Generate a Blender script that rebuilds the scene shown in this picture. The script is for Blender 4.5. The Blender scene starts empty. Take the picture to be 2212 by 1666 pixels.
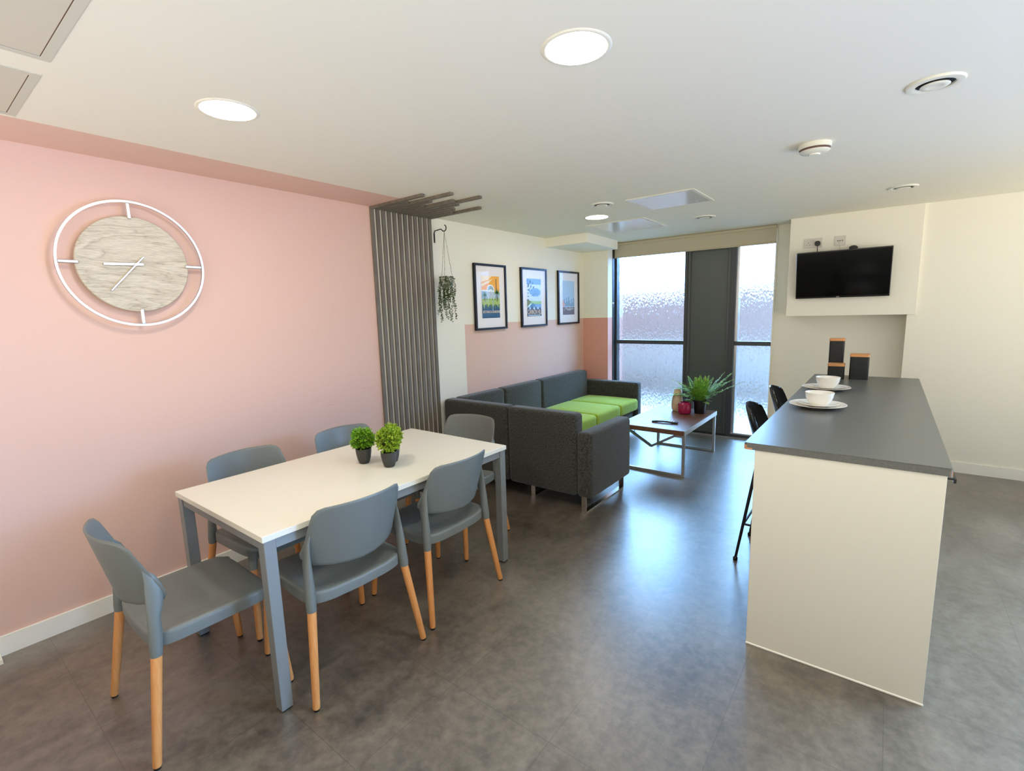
import bpy, bmesh, math, random
from mathutils import Vector, Matrix
PI = math.pi
R = math.radians
random.seed(7)
sc = bpy.context.scene
COL = sc.collection
H = 2.405            # ceiling height
LAMP, SKY, FILL_LOW, FILL_HIGH, EXPO = 78.0, 22.0, 3.2, 0.12, 0.25

# ------------------------------------------------------------------ materials
def srgb(r, g, b):
    def f(c):
        c /= 255.0
        return c / 12.92 if c <= 0.04045 else ((c + 0.055) / 1.055) ** 2.4
    return (f(r), f(g), f(b), 1.0)

def mat(name, col, rough=0.5, metal=0.0, spec=0.5, **kw):
    m = bpy.data.materials.new(name)
    m.use_nodes = True
    b = m.node_tree.nodes['Principled BSDF']
    b.inputs['Base Color'].default_value = col
    b.inputs['Roughness'].default_value = rough
    b.inputs['Metallic'].default_value = metal
    b.inputs['Specular IOR Level'].default_value = spec
    for k, v in kw.items():
        b.inputs[k.replace('_', ' ')].default_value = v
    return m

def nd(m, typ, **kw):
    n = m.node_tree.nodes.new(typ)
    for k, v in kw.items():
        setattr(n, k, v)
    return n

def lk(m, a, b):
    m.node_tree.links.new(a, b)

def bsdf(m):
    return m.node_tree.nodes['Principled BSDF']

def coords(m, scale=(1, 1, 1), kind='Object', rot=(0, 0, 0)):
    if kind == 'World':
        t = nd(m, 'ShaderNodeNewGeometry').outputs['Position']
    else:
        t = nd(m, 'ShaderNodeTexCoord').outputs[kind]
    mp = nd(m, 'ShaderNodeMapping')
    mp.inputs['Scale'].default_value = scale
    mp.inputs['Rotation'].default_value = rot
    lk(m, t, mp.inputs['Vector'])
    return mp.outputs['Vector']

def noise(m, vec, scale, detail=4, rough=0.55, dist=0.0):
    n = nd(m, 'ShaderNodeTexNoise')
    n.inputs['Scale'].default_value = scale
    n.inputs['Detail'].default_value = detail
    n.inputs['Roughness'].default_value = rough
    n.inputs['Distortion'].default_value = dist
    lk(m, vec, n.inputs['Vector'])
    return n.outputs['Fac']

def ramp(m, fac, stops):
    r = nd(m, 'ShaderNodeValToRGB')
    e = r.color_ramp.elements
    while len(e) < len(stops):
        e.new(0.5)
    for i, (p, c) in enumerate(stops):
        e[i].position = p
        e[i].color = c
    lk(m, fac, r.inputs['Fac'])
    return r.outputs['Color']

def bump(m, fac, strength=0.2, dist=0.01):
    b = nd(m, 'ShaderNodeBump')
    b.inputs['Strength'].default_value = strength
    b.inputs['Distance'].default_value = dist
    lk(m, fac, b.inputs['Height'])
    lk(m, b.outputs['Normal'], bsdf(m).inputs['Normal'])

def math_(m, op, a, b=None):
    n = nd(m, 'ShaderNodeMath', operation=op)
    for i, v in enumerate((a, b)):
        if v is None: continue
        if isinstance(v, (int, float)): n.inputs[i].default_value = v
        else: lk(m, v, n.inputs[i])
    return n.outputs[0]

def mixc(m, fac, a, b):
    n = nd(m, 'ShaderNodeMix', data_type='RGBA')
    if isinstance(fac, (int, float)): n.inputs[0].default_value = fac
    else: lk(m, fac, n.inputs[0])
    for i, v in ((6, a), (7, b)):
        if isinstance(v, tuple): n.inputs[i].default_value = v
        else: lk(m, v, n.inputs[i])
    return n.outputs[2]

WHITE = srgb(233, 229, 214)
PINK = srgb(219, 184, 168)
CEIL = srgb(228, 224, 208)

def wall_like(name, col, rough=0.75):
    m = mat(name, col, rough, spec=0.3)
    f = noise(m, coords(m, (1, 1, 1), 'World'), 220, 2)
    bump(m, f, 0.06, 0.002)
    return m

M = {}
M['white_wall'] = wall_like('white wall paint', WHITE)

# left wall: pink field, white strip, pink dado (real paint boundaries by place)
m = wall_like('left wall paint', WHITE); M['left_wall'] = m
pos = nd(m, 'ShaderNodeNewGeometry').outputs['Position']
sx = nd(m, 'ShaderNodeSeparateXYZ'); lk(m, pos, sx.inputs[0])
near = math_(m, 'LESS_THAN', sx.outputs['Y'], 1.846)
far = math_(m, 'GREATER_THAN', sx.outputs['Y'], 2.862)
low = math_(m, 'LESS_THAN', sx.outputs['Z'], 1.45)
pk = math_(m, 'MAXIMUM', near, math_(m, 'MULTIPLY', far, low))
# scuffs where chair backs rub the wall
sv = coords(m, (1, 1.3, 9), 'World')
sc1 = noise(m, sv, 3.2, 6, 0.7, 0.6)
scf = ramp(m, sc1, [(0.60, (0, 0, 0, 1)), (0.66, (1, 1, 1, 1))])
zz = math_(m, 'ABSOLUTE', math_(m, 'SUBTRACT', sx.outputs['Z'], 0.93))
inband = math_(m, 'LESS_THAN', zz, 0.09)
scm = math_(m, 'MULTIPLY', math_(m, 'MULTIPLY', scf, inband), 0.35)
scm = math_(m, 'MULTIPLY', scm, math_(m, 'GREATER_THAN', sx.outputs['Y'], 0.35))
pinkc = mixc(m, scm, PINK, srgb(192, 148, 138))
lk(m, mixc(m, pk, WHITE, pinkc), bsdf(m).inputs['Base Color'])

m = wall_like('pilaster paint', WHITE); M['pilaster'] = m
pos = nd(m, 'ShaderNodeNewGeometry').outputs['Position']
sx = nd(m, 'ShaderNodeSeparateXYZ'); lk(m, pos, sx.inputs[0])
low = math_(m, 'LESS_THAN', sx.outputs['Z'], 1.45)
lk(m, mixc(m, low, WHITE, srgb(214, 156, 140)), bsdf(m).inputs['Base Color'])

# ceiling: off white, with the pink carried on to a strip along the left wall
m = wall_like('ceiling paint', CEIL, 0.8); M['ceiling'] = m
pos = nd(m, 'ShaderNodeNewGeometry').outputs['Position']
sx = nd(m, 'ShaderNodeSeparateXYZ'); lk(m, pos, sx.inputs[0])
a = math_(m, 'LESS_THAN', sx.outputs['X'], 0.372)
b = math_(m, 'LESS_THAN', sx.outputs['Y'], 1.846)
lk(m, mixc(m, math_(m, 'MULTIPLY', a, b), CEIL, PINK), bsdf(m).inputs['Base Color'])

# floor: dark grey stone-effect vinyl tiles
m = mat('vinyl tile floor', srgb(92, 86, 78), 0.34, spec=1.0, Coat_Weight=0.6, Coat_Roughness=0.36); M['floor'] = m
v = coords(m, (1, 1, 1), 'World')
n1 = noise(m, v, 1.7, 8, 0.62, 0.4)
n2 = noise(m, v, 22, 6, 0.7)
n3 = noise(m, coords(m, (1, 0.45, 1), 'World'), 4.5, 7, 0.65, 0.8)
big = ramp(m, n1, [(0.34, srgb(64, 57, 49)), (0.5, srgb(90, 82, 71)), (0.66, srgb(138, 127, 110))])
mid = ramp(m, n3, [(0.36, srgb(58, 52, 45)), (0.62, srgb(132, 121, 105))])
fine = ramp(m, n2, [(0.38, srgb(50, 45, 39)), (0.62, srgb(126, 116, 101))])
c = mixc(m, 0.5, big, mid)
c = mixc(m, 0.35, c, fine)
pos = nd(m, 'ShaderNodeNewGeometry').outputs['Position']
sx = nd(m, 'ShaderNodeSeparateXYZ'); lk(m, pos, sx.inputs[0])
def joint(out, off, pitch=0.484, w=0.0030):
    t = math_(m, 'DIVIDE', math_(m, 'ADD', out, 100 * pitch - off), pitch)
    fr = math_(m, 'FRACT', t)
    d = math_(m, 'MINIMUM', fr, math_(m, 'SUBTRACT', 1.0, fr))
    return math_(m, 'LESS_THAN', d, w / pitch / 2), math_(m, 'FLOOR', t)
jx, ix = joint(sx.outputs['X'], 2.388)
jy, iy = joint(sx.outputs['Y'], 1.141)
cell = nd(m, 'ShaderNodeCombineXYZ'); lk(m, ix, cell.inputs[0]); lk(m, iy, cell.inputs[1])
wn = nd(m, 'ShaderNodeTexWhiteNoise'); lk(m, cell.outputs[0], wn.inputs['Vector'])
tv = math_(m, 'ADD', math_(m, 'MULTIPLY', wn.outputs['Value'], 0.12), 0.94)
hs = nd(m, 'ShaderNodeHueSaturation'); lk(m, c, hs.inputs['Color']); lk(m, tv, hs.inputs['Value'])
jm = math_(m, 'MAXIMUM', jx, jy)
c = mixc(m, math_(m, 'MULTIPLY', jm, 0.5), hs.outputs['Color'], srgb(50, 47, 44))
lk(m, c, bsdf(m).inputs['Base Color'])
rr = nd(m, 'ShaderNodeMapRange'); lk(m, n2, rr.inputs['Value'])
rr.inputs['To Min'].default_value = 0.27; rr.inputs['To Max'].default_value = 0.42
lk(m, rr.outputs[0], bsdf(m).inputs['Roughness'])
bump(m, n2, 0.10, 0.002)

M['trim'] = mat('white gloss trim', srgb(236, 234, 222), 0.35)
M['chair'] = mat('grey chair plastic', srgb(108, 113, 109), 0.42)
f = noise(M['chair'], coords(M['chair']), 400, 2); bump(M['chair'], f, 0.05, 0.001)
def wood(name, c1, c2, scale=(3, 3, 30), rough=0.45, ns=3.0):
    m = mat(name, c1, rough)
    n = noise(m, coords(m, scale), ns, 6, 0.6, 0.8)
    lk(m, ramp(m, n, [(0.35, c1), (0.65, c2)]), bsdf(m).inputs['Base Color'])
    return m
M['beech'] = wood('beech chair leg', srgb(212, 140, 76), srgb(224, 156, 92), (30, 30, 2))
M['table_top'] = mat('white laminate table top', srgb(222, 218, 202), 0.38)
M['table_edge'] = mat('table edge banding', srgb(226, 222, 208), 0.4)
M['grey_metal'] = mat('grey powder coated steel', srgb(130, 133, 131), 0.42, 0.2)
M['dark_slat'] = wood('dark stained slat', srgb(100, 93, 82), srgb(118, 110, 97), (8, 8, 1.5), 0.6)
M['black_metal'] = mat('black metal', srgb(18, 18, 20), 0.35, 0.3)
M['chrome'] = mat('chrome', (0.72, 0.72, 0.70, 1), 0.18, 1.0)
M['silver'] = mat('satin silver', (0.66, 0.64, 0.61, 1), 0.36, 1.0)
M['brushed'] = mat('brushed steel', (0.58, 0.59, 0.60, 1), 0.35, 1.0)
m = mat('charcoal felt', srgb(62, 62, 62), 0.95, spec=0.15, Sheen_Weight=0.25); M['felt'] = m
v = coords(m)
n = noise(m, v, 95, 5, 0.75)
lk(m, ramp(m, n, [(0.36, srgb(34, 34, 31)), (0.62, srgb(76, 77, 71))]), bsdf(m).inputs['Base Color'])
bump(m, noise(m, v, 260, 3), 0.5, 0.003)
m = mat('lime seat fabric', srgb(150, 186, 48), 0.9, spec=0.15, Sheen_Weight=0.2); M['lime'] = m
v = coords(m)
n = noise(m, v, 60, 4, 0.7)
lk(m, ramp(m, n, [(0.35, srgb(138, 166, 44)), (0.65, srgb(162, 186, 62))]), bsdf(m).inputs['Base Color'])
bump(m, noise(m, v, 300, 3), 0.35, 0.002)
M['walnut'] = wood('brown wood veneer', srgb(94, 64, 48), srgb(122, 86, 64), (16, 1.2, 16), 0.3)
m = mat('dark grey worktop', srgb(86, 88, 85), 0.32); M['worktop'] = m
n = noise(m, coords(m), 120, 4)
lk(m, ramp(m, n, [(0.3, srgb(82, 83, 77)), (0.7, srgb(96, 97, 90))]), bsdf(m).inputs['Base Color'])
M['chipboard'] = mat('bare chipboard', srgb(196, 138, 92), 0.8)
M['cabinet'] = mat('white cabinet board', srgb(217, 213, 196), 0.45)
M['cabinet_edge'] = mat('cream cabinet door edge', srgb(228, 224, 196), 0.4)
M['sealant'] = mat('white sealant', srgb(240, 238, 225), 0.4)
M['porcelain'] = mat('white porcelain', srgb(238, 233, 222), 0.12, Coat_Weight=0.4)
m = mat('black canister', srgb(18, 20, 16), 0.55); M['canister'] = m
M['lid_wood'] = wood('bamboo lid', srgb(198, 134, 74), srgb(214, 152, 92), (4, 30, 30))
M['tv_black'] = mat('black glossy plastic', srgb(8, 8, 9), 0.25)
M['screen'] = mat('dark tv screen', srgb(3, 4, 3), 0.12, spec=0.25)
M['socket'] = mat('white socket plastic', srgb(206, 201, 190), 0.35)
M['dark_hole'] = mat('dark recess', srgb(20, 20, 20), 0.8)
M['stool'] = mat('black shiny stool plastic', srgb(14, 14, 15), 0.22)
M['anthracite'] = mat('anthracite window frame', srgb(62, 66, 68), 0.42, 0.2)
M['panel_grey'] = mat('dark grey door panel', srgb(74, 80, 78), 0.38, 0.1)
m = mat('beige blind cloth', srgb(186, 176, 152), 0.9, spec=0.1); M['blind'] = m
bump(m, noise(m, coords(m, (1, 1, 1)), 500, 2), 0.2, 0.001)
m = wood('bleached grey wood', srgb(168, 158, 138), srgb(206, 198, 180), (2, 2.2, 26), 0.55, 2.6); M['clock_wood'] = m
# grain: long horizontal figure with dark pores
v = coords(m, (1, 1.3, 7.5))
n0 = noise(m, v, 1.15, 3, 0.5, 0.5)
rg = math_(m, 'FRACT', math_(m, 'MULTIPLY', n0, 11.0))
g1 = ramp(m, rg, [(0.0, srgb(146, 134, 112)), (0.12, srgb(184, 173, 150)), (0.75, srgb(206, 197, 176)), (1.0, srgb(176, 165, 142))])
n = noise(m, coords(m, (1, 3, 46)), 7, 7, 0.75, 0.3)
g2 = ramp(m, n, [(0.36, srgb(128, 116, 98)), (0.54, srgb(208, 199, 180))])
lk(m, mixc(m, 0.42, g1, g2), bsdf(m).inputs['Base Color'])
M['pot_dark'] = mat('matt charcoal pot', srgb(58, 58, 54), 0.55)
M['pot_black'] = mat('black nursery pot', srgb(16, 17, 16), 0.4)
M['soil'] = mat('soil', srgb(34, 26, 20), 0.95)
def leafmat(name, c1, c2, sc_=30):
    m = mat(name, c1, 0.45, spec=0.4)
    n = noise(m, coords(m), sc_, 2)
    lk(m, ramp(m, n, [(0.38, c1), (0.62, c2)]), bsdf(m).inputs['Base Color'])
    return m
M['leaf_box'] = leafmat('bright green leaf', srgb(78, 138, 24), srgb(140, 186, 44), 60)
M['leaf_box2'] = leafmat('yellow green leaf', srgb(112, 150, 30), srgb(178, 200, 60), 60)
M['leaf_fern'] = leafmat('fern green', srgb(84, 142, 48), srgb(150, 192, 72), 25)
M['leaf_trail'] = leafmat('trailing dark green leaf', srgb(42, 60, 22), srgb(74, 98, 38), 60)
M['stem'] = mat('stem', srgb(70, 78, 34), 0.6)
m = mat('mottled grey pot', srgb(150, 150, 140), 0.6); M['pot_mottled'] = m
n = noise(m, coords(m), 45, 3)
lk(m, ramp(m, n, [(0.42, srgb(96, 104, 80)), (0.60, srgb(176, 176, 166))]), bsdf(m).inputs['Base Color'])
M['vase'] = mat('cream ceramic', srgb(214, 190, 160), 0.45)
M['pinkglass'] = mat('magenta glass', srgb(196, 40, 100), 0.08, Transmission_Weight=0.55, IOR=1.45)
M['paper'] = mat('white mount board', srgb(236, 232, 232), 0.7)
M['hatch'] = mat('glossy white hatch', srgb(222, 222, 214), 0.16, spec=0.8)
M['hatch_matt'] = mat('matt painted hatch', srgb(198, 192, 176), 0.7)
M['filler'] = mat('rough filler round hatch', srgb(196, 193, 178), 0.9)
M['seam'] = mat('dark seam', srgb(96, 72, 62), 0.9)
M['rim'] = mat('off white lamp rim', CEIL, 0.6)
M['vent'] = mat('white vent plastic', srgb(222, 220, 206), 0.4)
m = bpy.data.materials.new('lamp diffuser'); m.use_nodes = True; M['lamp'] = m
b = bsdf(m); b.inputs['Base Color'].default_value = (1, 1, 1, 1)
b.inputs['Emission Color'].default_value = (1.0, 0.925, 0.80, 1); b.inputs['Emission Strength'].default_value = LAMP
# obscured rain-pattern glass
m = bpy.data.materials.new('obscured rain glass'); m.use_nodes = True; M['glass'] = m
nt = m.node_tree; nt.nodes.remove(bsdf(m)); outn = nt.nodes['Material Output']
rf = nd(m, 'ShaderNodeBsdfRefraction'); rf.inputs['IOR'].default_value = 1.33; rf.inputs['Roughness'].default_value = 0.16
rf.inputs['Color'].default_value = (0.93, 0.96, 0.98, 1)
tr = nd(m, 'ShaderNodeBsdfTransparent'); tr.inputs['Color'].default_value = (0.9, 0.95, 1, 1)
gl = nd(m, 'ShaderNodeBsdfGlossy'); gl.inputs['Roughness'].default_value = 0.15
v = coords(m, (1, 1, 0.16), 'World')
n = noise(m, v, 60, 4, 0.6, 0.5)
v2 = coords(m, (1, 1, 0.55), 'World')
vo = nd(m, 'ShaderNodeTexVoronoi'); vo.inputs['Scale'].default_value = 55; lk(m, v2, vo.inputs['Vector'])
hh = math_(m, 'ADD', n, math_(m, 'MULTIPLY', vo.outputs['Distance'], 0.35))
bp_ = nd(m, 'ShaderNodeBump'); bp_.inputs['Strength'].default_value = 1.0; bp_.inputs['Distance'].default_value = 0.016
bf = nd(m, 'ShaderNodeNewGeometry').outputs['Backfacing']
h2 = math_(m, 'MULTIPLY', hh, math_(m, 'SUBTRACT', 1.0, bf))
lk(m, h2, bp_.inputs['Height'])
lk(m, ramp(m, hh, [(0.30, (0.74, 0.80, 0.88, 1)), (0.62, (0.97, 0.98, 1, 1))]), rf.inputs['Color'])  # light and dark lensing streaks painted into the refraction tint
lk(m, bp_.outputs['Normal'], rf.inputs['Normal']); lk(m, bp_.outputs['Normal'], gl.inputs['Normal'])
mx = nd(m, 'ShaderNodeMixShader'); mx.inputs[0].default_value = 0.10
lk(m, rf.outputs[0], mx.inputs[1]); lk(m, tr.outputs[0], mx.inputs[2])
mx2 = nd(m, 'ShaderNodeMixShader'); mx2.inputs[0].default_value = 0.05
lk(m, mx.outputs[0], mx2.inputs[1]); lk(m, gl.outputs[0], mx2.inputs[2])
lk(m, mx2.outputs[0], outn.inputs['Surface'])
# picture glazing
m = bpy.data.materials.new('picture glazing'); m.use_nodes = True; M['glazing'] = m
nt = m.node_tree; nt.nodes.remove(bsdf(m)); outn = nt.nodes['Material Output']
tr = nd(m, 'ShaderNodeBsdfTransparent'); gl = nd(m, 'ShaderNodeBsdfGlossy'); gl.inputs['Roughness'].default_value = 0.02
fr = nd(m, 'ShaderNodeFresnel'); fr.inputs['IOR'].default_value = 1.28
bf = nd(m, 'ShaderNodeNewGeometry').outputs['Backfacing']
mx = nd(m, 'ShaderNodeMixShader'); lk(m, math_(m, 'MULTIPLY', fr.outputs[0], math_(m, 'SUBTRACT', 1.0, bf)), mx.inputs[0])
lk(m, tr.outputs[0], mx.inputs[1]); lk(m, gl.outputs[0], mx.inputs[2]); lk(m, mx.outputs[0], outn.inputs['Surface'])
m = mat('red brick outside', srgb(176, 110, 92), 0.9); M['brick'] = m
bt = nd(m, 'ShaderNodeTexBrick'); bt.inputs['Scale'].default_value = 1.0
bt.inputs['Brick Width'].default_value = 0.225; bt.inputs['Row Height'].default_value = 0.075; bt.inputs['Mortar Size'].default_value = 0.008
bt.inputs['Color1'].default_value = srgb(206, 186, 188); bt.inputs['Color2'].default_value = srgb(194, 174, 178)
bt.inputs['Mortar'].default_value = srgb(176, 170, 168)
lk(m, coords(m, (1, 1, 1), 'Object', (PI / 2, 0, 0)), bt.inputs['Vector']); lk(m, bt.outputs['Color'], bsdf(m).inputs['Base Color'])
M['render_out'] = mat('pale render outside', srgb(226, 228, 234), 0.9)
M['paving'] = mat('grey paving outside', srgb(232, 220, 214), 0.8)

# ------------------------------------------------------------------ mesh helpers
def link(name, me, material, parent=None, loc=None, mats=None):
    o = bpy.data.objects.new(name, me)
    COL.objects.link(o)
    for mm in (mats or [material]):
        me.materials.append(mm)
    if parent: o.parent = parent
    if loc: o.location = loc
    return o

def build(name, bm, material, parent=None, smooth=False, loc=None, mats=None, angle=0.7):
    bmesh.ops.recalc_face_normals(bm, faces=bm.faces)
    me = bpy.data.meshes.new(name)
    bm.to_mesh(me); bm.free()
    if smooth:
        for p in me.polygons: p.use_smooth = True
        try: me.set_sharp_from_angle(angle=angle)
        except Exception: pass
    return link(name, me, material, parent, loc, mats)

def box(bm, x0, x1, y0, y1, z0, z1, bev=0.0, seg=2, mi=0):
    t = bmesh.new()
    vs = [t.verts.new((x, y, z)) for x in (x0, x1) for y in (y0, y1) for z in (z0, z1)]
    for f in ((0, 1, 3, 2), (4, 6, 7, 5), (0, 4, 5, 1), (2, 3, 7, 6), (0, 2, 6, 4), (1, 5, 7, 3)):
        t.faces.new([vs[i] for i in f])
    bmesh.ops.recalc_face_normals(t, faces=t.faces)
    if bev > 0:
        bmesh.ops.bevel(t, geom=list(t.edges), offset=bev, segments=seg, profile=0.5, affect='EDGES')
    merge(bm, t, mi)

def merge(bm, t, mi=0, mtx=None):
    mp = {}
    for v in t.verts:
        mp[v] = bm.verts.new(mtx @ v.co if mtx else v.co)
    for f in t.faces:
        try:
            g = bm.faces.new([mp[v] for v in f.verts]); g.material_index = mi; g.smooth = f.smooth
        except ValueError: pass
    t.free()

def tube(bm, pts, rads, seg=12, cap=True, flat=None, mi=0):
    pts = [Vector(p) for p in pts]
    if not isinstance(rads, (list, tuple)): rads = [rads] * len(pts)
    rings = []
    t0 = (pts[1] - pts[0]).normalized()
    ref = Vector((0, 0, 1)) if abs(t0.z) < 0.9 else Vector((1, 0, 0))
    n = t0.cross(ref).normalized()
    for i, p in enumerate(pts):
        if i == 0: t = pts[1] - pts[0]
        elif i == len(pts) - 1: t = pts[-1] - pts[-2]
        else: t = (pts[i + 1] - pts[i]).normalized() + (pts[i] - pts[i - 1]).normalized()
        t.normalize()
        n = (n - t * n.dot(t)).normalized()
        b = t.cross(n)
        r = rads[i]
        ra, rb = (r, r) if not isinstance(r, tuple) else r
        ring = []
        for k in range(seg):
            a = 2 * PI * k / seg
            ring.append(bm.verts.new(p + n * (math.cos(a) * ra) + b * (math.sin(a) * rb)))
        rings.append(ring)
    for r0, r1 in zip(rings, rings[1:]):
        for k in range(seg):
            f = bm.faces.new((r0[k], r0[(k + 1) % seg], r1[(k + 1) % seg], r1[k])); f.material_index = mi
    if cap:
        f = bm.faces.new(rings[0][::-1]); f.material_index = mi
        f = bm.faces.new(rings[-1]); f.material_index = mi

def bar(bm, a, b, w, h, up=(0, 0, 1), bev=0.0):
    """square-section bar from a to b"""
    a, b = Vector(a), Vector(b)
    d = (b - a); L = d.length; d.normalize()
    u = Vector(up); s = d.cross(u)
    if s.length < 1e-4: s = d.cross(Vector((1, 0, 0)))
    s.normalize(); u = s.cross(d).normalized()
    t = bmesh.new()
    box(t, -w / 2, w / 2, 0, L, -h / 2, h / 2, bev, 1)
    mt = Matrix((s, d, u)).transposed().to_4x4(); mt.translation = a
    merge(bm, t, 0, mt)

def lathe(bm, prof, seg=32, c=(0, 0, 0), mi=0, close=False):
    rings = []
    for r, z in prof:
        if r < 1e-6:
            rings.append([bm.verts.new((c[0], c[1], c[2] + z))])
        else:
            rings.append([bm.verts.new((c[0] + r * math.cos(2 * PI * k / seg), c[1] + r * math.sin(2 * PI * k / seg), c[2] + z)) for k in range(seg)])
    for a, b in zip(rings, rings[1:]):
        for k in range(seg):
            k2 = (k + 1) % seg
            if len(a) == 1 and len(b) == 1: continue
            if len(a) == 1: f = bm.faces.new((a[0], b[k], b[k2]))
            elif len(b) == 1: f = bm.faces.new((a[k], a[k2], b[0]))
            else: f = bm.faces.new((a[k], a[k2], b[k2], b[k]))
            f.material_index = mi

def prism(bm, poly, z0, z1, mi=0):
    lo = [bm.verts.new((x, y, z0)) for x, y in poly]
    hi = [bm.verts.new((x, y, z1)) for x, y in poly]
    n = len(poly)
    fs = [bm.faces.new(lo[::-1]), bm.faces.new(hi)]
    for i in range(n):
        fs.append(bm.faces.new((lo[i], lo[(i + 1) % n], hi[(i + 1) % n], hi[i])))
    for f in fs: f.material_index = mi

def rrect(w, h, r, n=6):
    pts = []
    for cx, cy, a0 in ((w / 2 - r, h / 2 - r, 0), (-w / 2 + r, h / 2 - r, 90), (-w / 2 + r, -h / 2 + r, 180), (w / 2 - r, -h / 2 + r, 270)):
        for k in range(n + 1):
            a = R(a0 + 90 * k / n)
            pts.append((cx + r * math.cos(a), cy + r * math.sin(a)))
    return pts

# ------------------------------------------------------------------ object helpers
def thing(name, label, cat, loc=(0, 0, 0), rotz=0.0, group=None):
    o = bpy.data.objects.new(name, None); COL.objects.link(o)
    o.empty_display_size = 0.1
    o.location = loc; o.rotation_euler = (0, 0, rotz)
    o['label'] = label; o['category'] = cat
    if group: o['group'] = group
    return o

def tag(o, label, cat, group=None):
    o['label'] = label; o['category'] = cat
    if group: o['group'] = group
    return o

def struct(o):
    o['kind'] = 'structure'
    return o

def sbox(name, x0, x1, y0, y1, z0, z1, m, bev=0.0):
    bm = bmesh.new(); box(bm, x0, x1, y0, y1, z0, z1, bev)
    return struct(build(name, bm, m))

def dup(root, loc, rotz, label, group=None):
    r = root.copy(); COL.objects.link(r); r.location = loc; r.rotation_euler = (0, 0, rotz)
    r['label'] = label
    if group: r['group'] = group
    for ch in list(root.children):
        c = ch.copy(); COL.objects.link(c); c.parent = r
        for g in list(ch.children):
            d = g.copy(); COL.objects.link(d); d.parent = c
    return r

def textmesh(s, size, extrude=0.0004):
    cu = bpy.data.curves.new('t', 'FONT'); cu.body = s; cu.size = size; cu.extrude = extrude
    cu.align_x = 'CENTER'; cu.align_y = 'CENTER'
    to = bpy.data.objects.new('t', cu); COL.objects.link(to)
    bpy.context.view_layer.update()
    me = bpy.data.meshes.new_from_object(to.evaluated_get(bpy.context.evaluated_depsgraph_get()))
    bpy.data.objects.remove(to); bpy.data.curves.remove(cu)
    return me

# ------------------------------------------------------------------ the room
XR, YB = 5.6, -1.9      # right and rear limits of the room
sbox('floor', -0.1, XR + 0.1, YB - 0.1, 5.52, -0.05, 0, M['floor'])
sbox('ceiling', -0.1, XR + 0.1, YB - 0.1, 5.60, H, H + 0.1, M['ceiling'])
sbox('wall_left', -0.1, 0, YB, 5.60, 0, H, M['left_wall'])
sbox('wall_pilaster', 0, 0.365, 5.20, 5.60, 0, H, M['pilaster'])
sbox('wall_recess', 2.262, 3.402, 5.47, 5.60, 0, H, M['white_wall'])
sbox('wall_reveal', 2.250, 2.262, 5.405, 5.60, 0, H, M['white_wall'])
sbox('wall_back', 3.402, XR, 5.18, 5.60, 0, H, M['white_wall'])
sbox('wall_boxing', 2.42, 3.462, 5.15, 5.47, 1.432, H, M['white_wall'], 0.002)
bm = bmesh.new(); prism(bm, [(0, 4.31), (0.553, 4.31), (0.500, 5.20), (0, 5.20)], 2.303, H)
struct(build('wall_bulkhead', bm, M['white_wall']))
def skirting(name, x0, x1, y0, y1):
    bm = bmesh.new(); box(bm, x0, x1, y0, y1, 0, 0.092, 0); box(bm, x0, x1, y0, y1, 0.092, 0.097, 0.002, 1)
    struct(build(name, bm, M['trim']))
skirting('baseboard_left', 0, 0.014, -0.60, 5.20)
skirting('baseboard_pilaster', 0.014, 0.365, 5.186, 5.20)
skirting('baseboard_back', 3.402, XR, 5.166, 5.18)
skirting('baseboard_recess', 2.262, 3.402, 5.456, 5.47)
sbox('trim_1', 0.014, 0.095, -0.60, -0.483, 0, 0.022, M['trim'], 0.002)

# window assembly: two obscured lights with a dark panel between
W1 = bpy.data.objects.new('window_1', None); COL.objects.link(W1); W1.location = (0.82, 5.46, 0); struct(W1)
W2 = bpy.data.objects.new('window_2', None); COL.objects.link(W2); W2.location = (2.05, 5.46, 0); struct(W2)
D1 = bpy.data.objects.new('door_1', None); COL.objects.link(D1); D1.location = (1.55, 5.46, 0); struct(D1)
def wpart(name, parent, boxes, m, bev=0.0):
    bm = bmesh.new()
    l = parent.location
    for (a, b, c, d, e, f) in boxes: box(bm, a - l.x, b - l.x, c - l.y, d - l.y, e, f, bev, 1)
    return build(name, bm, m, parent)
YF0, YF1, YG = 5.41, 5.50, 5.472
wpart('window_frame', W1, [(0.365, 0.392, YF0, YF1, 0, H), (1.280, 1.315, YF0, YF1, 0, H), (0.392, 1.280, YF0, YF1, 0, 0.07), (0.392, 1.280, YF0, YF1, 2.32, H)], M['anthracite'], 0.002)
wpart('transom', W1, [(0.392, 1.280, YF0 + 0.01, YF1, 1.098, 1.146)], M['anthracite'], 0.002)
wpart('jamb_gasket', W1, [(0.3655, 0.372, 5.33, YF0, 0, H)], M['black_metal'])
wpart('pane', W1, [(0.392, 1.280, YG, YG + 0.006, 1.146, 2.32)], M['glass'])
wpart('pane', W1, [(0.392, 1.280, YG, YG + 0.006, 0.07, 1.098)], M['glass'])
wpart('window_frame', W2, [(1.800, 1.862, YF0, YF1, 0, H), (1.862, 2.250, YF0, YF1, 0, 0.045), (1.862, 2.250, YF0, YF1, 2.32, H)], M['anthracite'], 0.002)
wpart('transom', W2, [(1.862, 2.250, YF0 + 0.01, YF1, 1.098, 1.146)], M['anthracite'], 0.002)
wpart('window_sill', W2, [(1.862, 2.250, YF0 - 0.005, YG, 0.045, 0.062)], M['silver'])
wpart('pane', W2, [(1.890, 2.250, YG, YG + 0.006, 1.146, 2.32)], M['glass'])
wpart('pane', W2, [(1.890, 2.250, YG, YG + 0.006, 0.062, 1.098)], M['glass'])
wpart('bead', W2, [(1.862, 1.890, YF0 + 0.03, YF1, 0.062, 2.32)], M['brushed'])
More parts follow.
